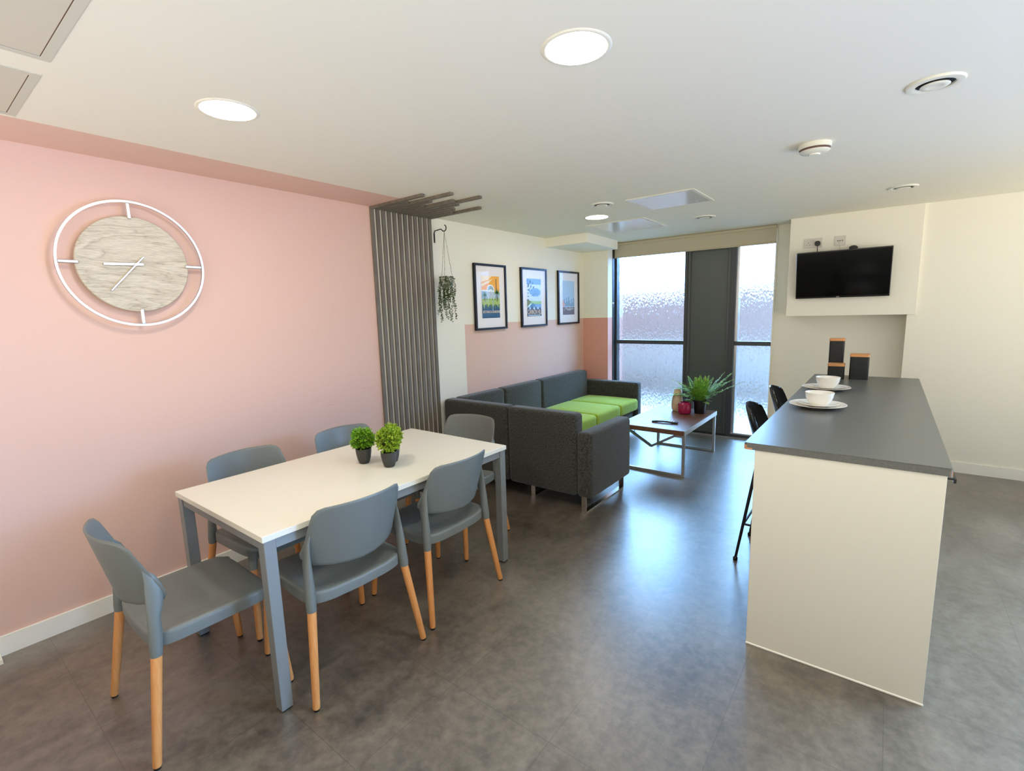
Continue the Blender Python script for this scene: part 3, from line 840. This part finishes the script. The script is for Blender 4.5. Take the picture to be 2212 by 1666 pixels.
# ------------------------------------------------------------------ potted bushes on the table
def make_bush(label, x, y, seed, mi, rb=0.062, hz=0.062, zc=0.138):
    random.seed(seed)
    t = thing('potted_bush', label, 'plant', (x, y, TZ), 0, 'small artificial bushes on the dining table')
    bm = bmesh.new(); lathe(bm, [(0, 0), (0.025, 0), (0.028, 0.003), (0.036, 0.028), (0.0415, 0.060), (0.0430, 0.084), (0.040, 0.084), (0.038, 0.066), (0, 0.066)], 32); build('pot', bm, M['pot_dark'], t, True)
    bm = bmesh.new(); lathe(bm, [(0, 0.072), (0.038, 0.072)], 20); build('soil', bm, M['soil'], t)
    bm = bmesh.new(); bs = bmesh.new()
    for k in range(330):
        d = rv(); d.normalize()
        if d.z < -0.75: continue
        rr_ = random.uniform(.72, 1.06)
        tip = Vector((d.x * rb * rr_, d.y * rb * rr_, zc + d.z * hz * rr_))
        base = Vector((d.x * .01, d.y * .01, 0.07))
        if k % 2 == 0: tube(bs, [base, (base + tip) / 2 + Vector((0, 0, .008)), tip], .0009, 4)
        out = (tip - Vector((0, 0, zc - .03))).normalized()
        for j in range(7):
            dd = (out * .9 + rv() * .75).normalized()
            leaf(bm, tip - out * random.uniform(0, .018) + rv() * .004, dd, rv(), random.uniform(.012, .019), random.uniform(.006, .009), .3, 0)
    build('foliage', bm, M[mi], t); build('stems', bs, M['stem'], t)
make_bush('darker green bush in a charcoal pot, leftmost of the three on the table', 1.003, 0.925, 21, 'leaf_box')
make_bush('yellowish green bush in a charcoal pot, foremost and tallest of the three on the table', 1.178, 0.960, 22, 'leaf_box2', .062, .070, .146)
make_bush('yellowish potted bush on the table, half hidden at the back of the three', 1.120, 1.028, 23, 'leaf_box2', .058, .066, .146)

# ------------------------------------------------------------------ corner sofa
t = thing('corner_sofa', 'charcoal felt corner sofa with lime green seat cushions and chrome runners', 'sofa', (0.02, 2.5, 0))
def soft(name, x0, x1, y0, y1, z0, z1, m, bev=0.03, seg=4, puff=0.0, parent=None):
    bm = bmesh.new(); box(bm, x0 - 0.02, x1 - 0.02, y0 - 2.5, y1 - 2.5, z0, z1, bev, seg)
    if puff:
        bmesh.ops.subdivide_edges(bm, edges=[e for e in bm.edges if e.calc_length() > 0.12], cuts=6, use_grid_fill=True)
        cx_, cy_ = (x0 + x1) / 2 - .02, (y0 + y1) / 2 - 2.5
        for v in bm.verts:
            if v.co.z > (z0 + z1) / 2:
                u = 1 - min(1, abs(v.co.x - cx_) / ((x1 - x0) / 2)) ** 2; w_ = 1 - min(1, abs(v.co.y - cy_) / ((y1 - y0) / 2)) ** 2
                v.co.z += puff * u * w_
    return build(name, bm, m, parent or t, True, angle=1.2)
TB = 0.775; BT = 0.135; SZ = 0.445
soft('back_section', 0.02, 0.772, 2.50, 2.50 + BT, 0.12, TB, M['felt'], 0.036, 5)
soft('back_section', 0.776, 1.436, 2.50, 2.50 + BT, 0.12, TB, M['felt'], 0.036, 5)
soft('back_section', 0.02, 0.02 + BT, 2.64, 3.268, 0.12, TB, M['felt'], 0.036, 5)
soft('back_section', 0.02, 0.02 + BT, 3.272, 3.955, 0.12, TB, M['felt'], 0.036, 5)
soft('back_section', 0.02, 0.02 + BT, 3.96, 5.036, 0.12, TB, M['felt'], 0.036, 5)
soft('armrest', 1.438, 1.568, 2.505, 3.225, 0.12, 0.640, M['felt'], 0.034, 5)
soft('armrest', 0.02, 0.85, 5.04, 5.175, 0.12, 0.640, M['felt'], 0.034, 5)
soft('base', 0.16, 0.80, 2.64, 5.036, 0.15, 0.30, M['felt'], 0.012, 2)
soft('base', 0.80, 1.436, 2.64, 3.20, 0.15, 0.30, M['felt'], 0.012, 2)
soft('seat_cushion', 0.158, 0.87, 4.532, 5.034, 0.302, SZ, M['lime'], 0.036, 5, 0.018)
soft('seat_cushion', 0.158, 0.87, 3.945, 4.528, 0.302, SZ, M['lime'], 0.036, 5, 0.018)
soft('seat_cushion', 0.158, 0.87, 3.275, 3.941, 0.302, SZ, M['lime'], 0.036, 5, 0.018)
soft('seat_cushion', 0.158, 0.80, 2.640, 3.271, 0.302, SZ, M['lime'], 0.036, 5, 0.018)
soft('seat_cushion', 0.804, 1.434, 2.640, 3.235, 0.302, SZ, M['lime'], 0.036, 5, 0.018)
def runner(x0, y0, x1, y1):
    bm = bmesh.new(); ox, oy = 0.02, 2.5
    w = 0.040
    if abs(x1 - x0) < 1e-3:
        box(bm, x0 - w / 2 - ox, x0 + w / 2 - ox, y0 - oy, y1 - oy, 0, 0.010, .001, 1)
        box(bm, x0 - w / 2 - ox, x0 + w / 2 - ox, y0 - oy, y0 + .010 - oy, .010, 0.14); box(bm, x0 - w / 2 - ox, x0 + w / 2 - ox, y1 - .010 - oy, y1 - oy, .010, 0.14)
    else:
        box(bm, x0 - ox, x1 - ox, y0 - w / 2 - oy, y0 + w / 2 - oy, 0, 0.010, .001, 1)
        box(bm, x0 - ox, x0 + .010 - ox, y0 - w / 2 - oy, y0 + w / 2 - oy, .010, 0.16); box(bm, x1 - .010 - ox, x1 - ox, y0 - w / 2 - oy, y0 + w / 2 - oy, .010, 0.16)
    build('leg', bm, M['chrome'], t)
runner(1.498, 2.515, 1.498, 3.19); runner(0.96, 2.60, 0.96, 3.15)
runner(0.10, 5.105, 0.80, 5.105); runner(0.12, 4.0, 0.74, 4.0); runner(0.12, 2.9, 0.70, 2.9)

# ------------------------------------------------------------------ coffee table
KX0, KX1, KY0, KY1, KZ = 1.236, 1.874, 3.690, 4.745, 0.445
kcx, kcy = (KX0 + KX1) / 2, (KY0 + KY1) / 2; hx, hy = (KX1 - KX0) / 2, (KY1 - KY0) / 2
t = thing('coffee_table', 'low coffee table with brown wood top on looped square steel frames', 'table', (kcx, kcy, 0))
bm = bmesh.new(); box(bm, -hx, hx, -hy, hy, KZ - 0.045, KZ, 0.0015, 1); build('tabletop', bm, M['walnut'], t)
for s in (-1, 1):
    bm = bmesh.new(); box(bm, s * (hx + 0.0015) - 0.0015, s * (hx + 0.0015) + 0.0015, -hy, hy, KZ - 0.045, KZ - 0.001); build('edge_strip', bm, M['brushed'], t)
for s in (-1, 1):
    bm = bmesh.new(); y = s * (hy - 0.035); w = 0.026; zt_ = KZ - 0.045 - w / 2
    for sx_ in (-1, 1):
        box(bm, sx_ * (hx - w / 2) - w / 2, sx_ * (hx - w / 2) + w / 2, y - w / 2, y + w / 2, 0, KZ - 0.045, .002, 1)
        bar(bm, (sx_ * (hx - w), y, zt_), (sx_ * (hx - w - 0.07), y, zt_), w * .8, w)
        if s < 0: bar(bm, (sx_ * (hx - w - 0.066), y, zt_), (0, y, 0.255), w * .8, w * .8)
    box(bm, -hx + w, hx - w, y - w / 2, y + w / 2, 0, w, .002, 1)
    build('leg_frame', bm, M['brushed'], t)

# remote
t = thing('remote_control', 'black television remote lying across the coffee table', 'remote control', (1.606, 3.935, KZ), R(6))
bm = bmesh.new()
prof = []
N = 14
rows = []
for i in range(N + 1):
    u = -1 + 2 * i / N; x = u * 0.122
    zc = 0.006 + 0.006 * (1 - u * u); w = 0.022 + 0.003 * abs(u); h = 0.010
    rows.append([bm.verts.new((x, yy, zz)) for yy, zz in ((-w, zc), (-w * .9, zc + h), (w * .9, zc + h), (w, zc), (w * .7, zc - .005), (-w * .7, zc - .005))])
for a, b in zip(rows, rows[1:]):
    for k in range(6): bm.faces.new((a[k], a[(k + 1) % 6], b[(k + 1) % 6], b[k]))
bm.faces.new(rows[0]); bm.faces.new(rows[-1][::-1])
build('body', bm, M['tv_black'], t, True, angle=.5)
bm = bmesh.new()
for i in range(9):
    for j in (-1, 0, 1):
        x = -0.085 + i * 0.021; u = x / .122; z = 0.006 + 0.006 * (1 - u * u) + 0.010
        box(bm, x - .006, x + .006, j * .012 - .004, j * .012 + .004, z - .001, z + .0022)
build('button_pad', bm, M['socket'], t)
t = thing('vase', 'tall cream tapered vase on the coffee table behind the pink jar', 'vase', (1.512, 4.560, KZ))
bm = bmesh.new(); lathe(bm, [(0, 0), (0.044, 0), (0.056, .018), (0.062, .055), (0.058, .11), (0.045, .18), (0.037, .225), (0.039, .233), (0.034, .232), (0.037, .18), (0.050, .10), (0.052, .05), (0, .01)], 36); build('body', bm, M['vase'], t, True)
t = thing('glass_jar', 'squat magenta ribbed glass jar on the coffee table', 'jar', (1.628, 4.440, KZ))
bm = bmesh.new(); lathe(bm, [(0, 0), (0.050, 0), (0.060, .006), (0.066, .02), (0.066, .098), (0.060, .112), (0.046, .122), (0.040, .124), (0.041, .120), (0.056, .108), (0.061, .095), (0.061, .02), (0.050, .008), (0, .008)], 48); build('body', bm, M['pinkglass'], t, True)

# fern
random.seed(5)
t = thing('potted_fern', 'bushy green fern in a black plastic pot on the coffee table', 'plant', (1.752, 4.545, KZ))
bm = bmesh.new(); lathe(bm, [(0, 0), (0.052, 0), (0.055, .003), (0.066, .125), (0.072, .127), (0.073, .142), (0.069, .142), (0.062, .122), (0, .118)], 32); build('pot', bm, M['pot_black'], t, True)
bm = bmesh.new(); lathe(bm, [(0, 0.122), (0.064, 0.122)], 20); build('soil', bm, M['soil'], t)
def frond(bm, bs, az, elev, L, droop, wid):
    wid *= 1.3
    d = Vector((math.cos(az) * math.cos(elev), math.sin(az) * math.cos(elev), math.sin(elev)))
    p = Vector((math.cos(az) * .02, math.sin(az) * .02, .12)); n = 26; pts = [p.copy()]
    for k in range(n):
        p = p + d * (L / n); d = (d + Vector((0, 0, -droop / n))).normalized(); pts.append(p.copy())
    tube(bs, pts, [0.0018 * (1 - .7 * k / n) for k in range(n + 1)], 4)
    for k in range(3, n + 1):
        tdir = (pts[k] - pts[k - 1]).normalized(); side = tdir.cross(Vector((0, 0, 1)))
        if side.length < 1e-3: side = Vector((1, 0, 0))
        side.normalize(); up = side.cross(tdir)
        f_ = k / n; w = wid * min(1, (f_ - .05) * 4) * (1 - f_ ** 3 * .85)
        for off in (0.0,):
            q = pts[k] - tdir * (L / n) * off
            for s in (-1, 1):
                dd = (side * s + tdir * .35 + up * random.uniform(-.25, .15)).normalized()
                leaf(bm, q, dd, up, w * random.uniform(.85, 1.1), L / n * .85 + .0035, .15)
bm = bmesh.new(); bs = bmesh.new()
spec = [(0.55, 50, .46, .25, .032), (.35, 36, .46, .3, .034), (0.75, 44, .42, .5, .034), (.45, 60, .38, .3, .036), (PI, 34, .44, 1.5, .046), (PI + .25, 42, .42, 1.7, .046), (PI - .3, 48, .38, 1.3, .044), (PI + .1, 58, .36, 1.0, .042)]
for (a, e, L, dr, w) in spec: frond(bm, bs, a, R(e), L, dr, w)
for k in range(32):
    frond(bm, bs, random.uniform(0, 2 * PI), R(random.uniform(48, 88)), random.uniform(.16, .30), random.uniform(.3, 1.4), random.uniform(.034, .050))
for k in range(14):
    frond(bm, bs, random.uniform(0, 2 * PI), R(random.uniform(15, 45)), random.uniform(.12, .2), random.uniform(.5, 1.2), random.uniform(.03, .04))
build('fronds', bm, M['leaf_fern'], t); build('stems', bs, M['stem'], t)

# ------------------------------------------------------------------ breakfast bar
BX0, BX1, BY0, BY1 = 2.799, 3.489, 1.635, 4.2115
t = thing('worktop', 'long dark grey worktop of the breakfast bar with chipped corners', 'worktop', ((BX0 + BX1) / 2, (BY0 + BY1) / 2, 0))
bm = bmesh.new(); ox, oy = (BX0 + BX1) / 2, (BY0 + BY1) / 2
ch = 0.010
poly = [(BX0 + ch - ox, BY0 - oy), (BX1 - ch * .5 - ox, BY0 - oy), (BX1 - ox, BY0 + ch * .5 - oy), (BX1 - ox, BY1 - oy), (BX0 - ox, BY1 - oy), (BX0 - ox, BY0 + ch - oy)]
prism(bm, poly, 0.9305, 0.960)
bmesh.ops.bevel(bm, geom=[e for e in bm.edges if abs(e.verts[0].co.z - .96) < 1e-4 and abs(e.verts[1].co.z - .96) < 1e-4], offset=0.003, segments=2, affect='EDGES')
build('slab', bm, M['worktop'], t)
bm = bmesh.new()
prism(bm, [(BX0 + ch - ox, BY0 - oy - .0005), (BX0 + .034 - ox, BY0 - oy - .0005), (BX0 + ch - ox, BY0 + .002 - oy), (BX0 - .0005 - ox, BY0 + ch + .02 - oy), (BX0 - .0005 - ox, BY0 + ch - oy)], 0.9300, 0.9385)
prism(bm, [(BX0 + ch - ox, BY0 - oy - .0006), (BX0 + ch + .002 - ox, BY0 - oy - .0004), (BX0 - ox, BY0 + ch + .002 - oy), (BX0 - .0006 - ox, BY0 + ch - oy)], 0.9300, 0.9500)
prism(bm, [(BX1 - ch * .5 - ox - .003, BY0 - oy - .0006), (BX1 + .0006 - ox, BY0 + ch * .5 - oy), (BX1 - .006 - ox, BY0 + .01 - oy)], 0.9300, 0.9500)
build('chipped_edge', bm, M['chipboard'], t)
t = thing('end_panel', 'plain cream white end panel closing the near end of the breakfast bar', 'panel', (3.16, 1.65, 0))
bm = bmesh.new(); box(bm, 2.843 - 3.16, 3.476 - 3.16, -.011, .011, 0.004, 0.930, .0008, 1); build('board', bm, M['cabinet'], t)
bm = bmesh.new(); box(bm, 2.841 - 3.16, 3.478 - 3.16, -.0145, -.009, 0, 0.009, .002, 1); build('sealant_strip', bm, M['sealant'], t)
bm = bmesh.new(); box(bm, 2.85, 2.95, -0.0, 0.0, 0, 0)
bm.free()
def make_cab(label, y0, y1):
    yc = (y0 + y1) / 2; h = (y1 - y0) / 2
    t = thing('base_cabinet', label, 'cabinet', (3.29, yc, 0), 0, 'base cabinets of the breakfast bar')
    bm = bmesh.new(); box(bm, -.23, .165, -h + .001, h - .001, 0.12, 0.929); build('carcass', bm, M['cabinet'], t)
    bm = bmesh.new(); box(bm, -.20, .12, -h + .001, h - .001, 0.0, 0.12); build('plinth', bm, M['cabinet'], t)
    bm = bmesh.new(); box(bm, .168, .187, -h + .002, h - .002, 0.115, 0.712, .001, 1); d = build('door', bm, M['cabinet_edge'], t)
    bm = bmesh.new(); tube(bm, [(.187, h - .05, .52), (.212, h - .05, .52), (.212, h - .05, .66), (.187, h - .05, .66)], .005, 8); build('handle', bm, M['black_metal'], d)
    bm = bmesh.new(); box(bm, .168, .187, -h + .002, h - .002, 0.716, 0.915, .001, 1); d = build('drawer', bm, M['cabinet_edge'], t)
    bm = bmesh.new(); bar(bm, (.187, -h + .04, .905), (.212, -h + .04, .905), .012, .006); bar(bm, (.212, -h + .03, .900), (.212, h - .03, .900), .008, .016); build('handle', bm, M['black_metal'], d)
make_cab('white base cabinet next to the cream end panel, under the worktop', 1.662, 2.295)
make_cab('white base cabinet, second along from the cream end panel', 2.297, 2.93)
make_cab('white base cabinet, third along from the cream end panel', 2.932, 3.565)
make_cab('white base cabinet at the far end of the bar under the canisters', 3.567, 4.20)

# tableware
def make_setting(x, y, first):
    w = 'nearer' if first else 'farther'
    t = thing('dinner_plate', f'large white dinner plate, bottom of the {w} place setting on the worktop', 'plate', (x, y, .960), 0, 'dinner plates on the worktop')
    bm = bmesh.new(); lathe(bm, [(0, .004), (.08, .004), (.092, .007), (.118, .013), (.143, .021), (.145, .022), (.143, .0235), (.118, .0165), (.092, .0105), (.08, .0078), (0, .0078)], 56)
    lathe(bm, [(.066, 0), (.070, 0), (.076, .004), (.062, .004), (.066, 0)], 56)
    build('body', bm, M['porcelain'], t, True)
    t = thing('side_plate', f'smaller white plate under the bowl of the {w} place setting', 'plate', (x + .004, y - .002, .9682), 0, 'side plates on the worktop')
    bm = bmesh.new(); lathe(bm, [(0, .003), (.056, .003), (.066, .006), (.088, .012), (.103, .018), (.1045, .019), (.103, .020), (.088, .0150), (.066, .009), (.056, .0062), (0, .0062)], 56)
    lathe(bm, [(.044, 0), (.048, 0), (.052, .003), (.040, .003), (.044, 0)], 56)
    build('body', bm, M['porcelain'], t, True)
    t = thing('bowl', f'deep white bowl topping the {w} place setting', 'bowl', (x + .008, y - .004, .9748), 0, 'white bowls on the worktop')
    bm = bmesh.new(); lathe(bm, [(0, .004), (.034, .004), (.036, 0), (.040, 0), (.046, .006), (.058, .022), (.068, .045), (.0735, .074), (.0735, .0755), (.071, .0755), (.0655, .046), (.056, .025), (.043, .011), (0, .008)], 56)
    build('body', bm, M['porcelain'], t, True)
make_setting(2.975, 2.640, True)
make_setting(2.957, 3.345, False)

def make_can(label, x, y, w, h, lid=.018):
    t = thing('canister', label, 'canister', (x, y, .960), 0, 'black canisters with wooden lids')
    bm = bmesh.new(); prism(bm, rrect(w, w, .012, 5), 0, h - lid); build('body', bm, M['canister'], t, True, angle=.6)
    bm = bmesh.new(); prism(bm, rrect(w + .004, w + .004, .012, 5), h - lid, h); build('lid', bm, M['lid_wood'], t, True, angle=.6)
make_can('tallest black square canister with wooden lid, behind the shortest one', 2.952, 4.125, .100, .310)
make_can('shortest black square canister with wooden lid, in front of the tallest', 2.966, 3.985, .108, .120)
make_can('medium black canister with wooden lid, standing apart on the right', 3.113, 4.030, .122, .195)

# ------------------------------------------------------------------ television and sockets
t = thing('tv', 'black flat television on a bracket on the white boxing', 'television', (2.885, 5.06, 1.828))
tilt = math.atan2(0.09, 0.45)
rt = Matrix.Rotation(tilt, 4, 'X')
bm = bmesh.new(); q = bmesh.new(); box(q, -.378, .378, -.012, .030, -.225, .225, .004, 2); merge(bm, q, 0, rt); build('casing', bm, M['tv_black'], t)
bm = bmesh.new(); q = bmesh.new(); box(q, -.370, .370, -.0135, -.0119, -.208, .217); merge(bm, q, 0, rt); build('screen', bm, M['screen'], t)
me = textmesh('JVC', 0.016, 0.0003)
for v in me.vertices:
    v.co = rt @ Vector((v.co.x - .02, -.0136 + -v.co.z, v.co.y - .216))
link('logo', me, M['silver'], t)
bm = bmesh.new(); box(bm, -.10, .10, .018, .085, -.09, .09, .004, 1); build('bracket', bm, M['black_metal'], t)
t = thing('wall_socket', 'white double socket with a black plug, above the left of the television', 'socket', (2.625, 5.15, 2.147))
bm = bmesh.new(); box(bm, -.077, .077, -.010, 0, -.045, .045, .003, 2); build('plate', bm, M['socket'], t)
bm = bmesh.new()
for dx, dz, w_, h_ in ((-.040, .004, .004, .008), (-.052, -.014, .008, .004), (-.028, -.014, .008, .004)): box(bm, dx - w_ / 2, dx + w_ / 2, -.0108, -.0095, dz - h_ / 2, dz + h_ / 2)
build('pin_holes', bm, M['dark_hole'], t)
for s in (-.016, .016):
    bm = bmesh.new(); box(bm, s - .007, s + .007, -.0135, -.009, .018, .036, .001, 1); build('switch', bm, M['socket'], t)
t = thing('plug', 'black plug pushed into the double socket, its lead running behind the television', 'plug', (2.666, 5.14, 2.137))
bm = bmesh.new(); q = bmesh.new(); prism(q, rrect(.046, .048, .018, 6), 0, .036); merge(bm, q, 0, Matrix.Rotation(PI / 2, 4, 'X')); build('body', bm, M['tv_black'], t, True, angle=.6)
bm = bmesh.new(); tube(bm, [(0, -.018, -.02), (0, -.018, -.045), (.002, -.014, -.08), (.01, -.008, -.13)], .0035, 8); build('lead', bm, M['tv_black'], t, True)
t = thing('aerial_socket', 'white single aerial socket above the middle of the television', 'socket', (2.848, 5.15, 2.148))
bm = bmesh.new(); box(bm, -.045, .045, -.009, 0, -.045, .045, .003, 2); build('plate', bm, M['socket'], t)
bm = bmesh.new()
for dx in (-.018, .0, .018): lathe(bm, [(0, 0), (.005, 0), (.005, -.003)], 12, (dx, 0, 0))
for v in bm.verts: v.co = Vector((v.co.x, -.0092 + v.co.z, v.co.y))
build('sockets_inner', bm, M['seam'], t)
bm = bmesh.new(); tube(bm, [(.0, -.012, -.004), (.0, -.02, -.02), (.0, -.012, -.08), (.02, -.006, -.13)], .0022, 6); build('aerial_lead', bm, M['socket'], t, True)
t = thing('sensor_puck', 'small dark round cap sticking up behind the television top edge', 'sensor', (2.960, 5.15, 2.068))
bm = bmesh.new()
lathe(bm, [(0, 0.062), (.026, .062), (.034, .052), (.036, 0)], 28)
for v in bm.verts: v.co = Vector((v.co.x, -v.co.z, v.co.y * .62))
build('body', bm, M['black_metal'], t, True)

# ------------------------------------------------------------------ bar stools
def make_stool(label, loc, rz):
    t = thing('bar_stool', label, 'stool', loc, rz, 'black bar stools at the breakfast bar')   # faces +y
    SH = 0.640
    bm = bmesh.new(); rows = []
    prof = [(.20, -.012), (.185, .002), (.12, .0), (.05, -.008), (-.01, -.010), (-.075, -.002), (-.105, .018), (-.132, .055), (-.155, .11), (-.175, .17), (-.196, .24), (-.211, .29), (-.218, .322)]
    ws = [.17, .185, .20, .205, .205, .20, .198, .195, .190, .182, .170, .150, .118]
    # slots between columns high on the back
    ncol = 22
    fr_, bk_ = [], []
    def P(i, u):
        y, z = prof[i]; w = ws[i]
        x = u * w
        cup = (abs(u) ** 2.6)
        back = max(0, (z - .03) / .30)
        seatk = 1 - min(1, back * 1.5)
        return Vector((x, y + .050 * cup * min(1, back * 2.5), SH + z + .040 * cup * seatk - .030 * cup * (1 if i == len(prof) - 1 else .35 if i == len(prof) - 2 else 0)))
    grid = [[None] * (ncol + 1) for _ in prof]
    dense = []
    NP = len(prof)
    for i in range(NP):
        for j in range(ncol + 1):
            grid[i][j] = P(i, -1 + 2 * j / ncol)
    T = 0.007
    def nrm(i, j):
        i0, i1 = max(0, i - 1), min(NP - 1, i + 1); j0, j1 = max(0, j - 1), min(ncol, j + 1)
        return (grid[i][j1] - grid[i][j0]).cross(grid[i1][j] - grid[i0][j]).normalized()
    A = [[bm.verts.new(grid[i][j] + nrm(i, j) * T / 2) for j in range(ncol + 1)] for i in range(NP)]
    B = [[bm.verts.new(grid[i][j] - nrm(i, j) * T / 2) for j in range(ncol + 1)] for i in range(NP)]
    solid = {}
    for i in range(NP - 1):
        for j in range(ncol):
            slot = (8 <= i <= NP - 3) and (j in (6, 9, 12, 15))
            solid[i, j] = not slot
    for (i, j), s in solid.items():
        if not s: continue
        bm.faces.new((A[i][j], A[i][j + 1], A[i + 1][j + 1], A[i + 1][j])); bm.faces.new((B[i][j], B[i + 1][j], B[i + 1][j + 1], B[i][j + 1]))
        for di, dj, e in ((-1, 0, ((i, j), (i, j + 1))), (1, 0, ((i + 1, j), (i + 1, j + 1))), (0, -1, ((i, j), (i + 1, j))), (0, 1, ((i, j + 1), (i + 1, j + 1)))):
            if not solid.get((i + di, j + dj), False):
                (a, b), (c, d) = e
                try: bm.faces.new((A[a][b], A[c][d], B[c][d], B[a][b]))
                except ValueError: pass
    build('seat_shell', bm, M['stool'], t, True, angle=.9)
    tops = [(-.13, -.12), (.13, -.12), (.13, .12), (-.13, .12)]; feet = [(-.20, -.205), (.20, -.205), (.20, .205), (-.20, .205)]
    for (a, b), (c, d) in zip(tops, feet):
        bm = bmesh.new(); tube(bm, [(a, b, SH - .018), (c, d, .012)], [.010, .008], 12); lg = build('leg', bm, M['black_metal'], t, True)
        bm = bmesh.new(); lathe(bm, [(0, 0), (.013, 0), (.014, .016), (.008, .022), (0, .022)], 14, (c, d, 0)); build('foot_cap', bm, M['black_metal'], lg, True)
    bm = bmesh.new(); k = .30; z = SH * (1 - .62) - .01; u = .62
    c4 = [((1 - u) * a + u * c, (1 - u) * b + u * d) for (a, b), (c, d) in zip(tops, feet)]
    for i in range(4):
        (a, b), (c, d) = c4[i], c4[(i + 1) % 4]; tube(bm, [(a, b, z), (c, d, z)], .007, 10)
    build('footrest', bm, M['black_metal'], t, True)
    bm = bmesh.new()
    for i in range(4):
        (a, b), (c, d) = tops[i], tops[(i + 1) % 4]; tube(bm, [(a, b, SH - .02), (c, d, SH - .02)], .008, 10)
    build('seat_frame', bm, M['black_metal'], t, True)
    return t
ST = make_stool('black slotted bar stool on wire legs, the nearer one tucked under the worktop', (2.822, 2.615, 0), R(-90))
dup(ST, (2.822, 3.375, 0), R(-90), 'black slotted bar stool on wire legs, the farther one under the worktop')

# ------------------------------------------------------------------ world and camera
w = bpy.data.worlds.new('World'); sc.world = w; w.use_nodes = True
nt = w.node_tree; bg = nt.nodes['Background']
# daylight sky in front of the window (+y); added warm fill behind and to the right, strongest from below, lifts the ceiling
N_ = nt.nodes.new
tc = N_('ShaderNodeTexCoord'); sp = N_('ShaderNodeSeparateXYZ'); nt.links.new(tc.outputs['Generated'], sp.inputs[0])
cr = N_('ShaderNodeValToRGB'); nt.links.new(sp.outputs['Z'], cr.inputs['Fac'])
e = cr.color_ramp.elements
e[0].position = 0.02; e[0].color = (0.14, 0.30, 0.70, 1)
e[1].position = 0.30; e[1].color = (0.30, 0.60, 1.0, 1)
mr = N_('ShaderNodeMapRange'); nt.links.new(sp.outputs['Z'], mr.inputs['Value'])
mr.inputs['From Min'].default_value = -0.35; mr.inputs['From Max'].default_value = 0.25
mr.inputs['To Min'].default_value = FILL_LOW; mr.inputs['To Max'].default_value = FILL_HIGH
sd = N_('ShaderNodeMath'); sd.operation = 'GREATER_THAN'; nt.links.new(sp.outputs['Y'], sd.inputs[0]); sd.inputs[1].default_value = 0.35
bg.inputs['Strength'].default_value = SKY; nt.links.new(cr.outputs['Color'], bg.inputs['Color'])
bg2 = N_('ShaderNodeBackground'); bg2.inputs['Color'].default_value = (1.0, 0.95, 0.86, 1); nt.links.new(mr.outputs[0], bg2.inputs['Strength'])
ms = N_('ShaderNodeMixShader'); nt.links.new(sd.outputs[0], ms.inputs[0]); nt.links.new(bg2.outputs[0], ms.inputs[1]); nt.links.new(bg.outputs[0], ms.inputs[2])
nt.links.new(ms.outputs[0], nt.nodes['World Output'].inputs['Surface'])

cam = bpy.data.cameras.new('camera'); co = bpy.data.objects.new('camera', cam); COL.objects.link(co)
cam.sensor_width = 36; cam.lens = 1048.79 / 2212 * 36; cam.clip_start = 0.05
yaw, pitch, roll = 0.6586, -0.1505, -0.0294
fwd = Vector((-math.sin(yaw) * math.cos(pitch), math.cos(yaw) * math.cos(pitch), math.sin(pitch)))
rgt = Vector((math.cos(yaw), math.sin(yaw), 0)); up = rgt.cross(fwd)
r2 = math.cos(roll) * rgt + math.sin(roll) * up; u2 = -math.sin(roll) * rgt + math.cos(roll) * up
mt = Matrix((r2, u2, -fwd)).transposed().to_4x4(); mt.translation = (3.2672, -0.6349, 1.5602)
co.matrix_world = mt
sc.camera = co

sc.view_settings.view_transform = 'Standard'
sc.view_settings.look = 'None'
sc.view_settings.gamma = 1.0
sc.view_settings.exposure = EXPO
sc.view_settings.use_curve_mapping = False
sc.cycles.use_denoising = True
sc.cycles.max_bounces = 14
sc.cycles.diffuse_bounces = 8
sc.cycles.glossy_bounces = 6
sc.cycles.transmission_bounces = 10
sc.cycles.transparent_max_bounces = 12
sc.cycles.caustics_reflective = True
sc.cycles.caustics_refractive = True
sc.cycles.sample_clamp_indirect = 8.0
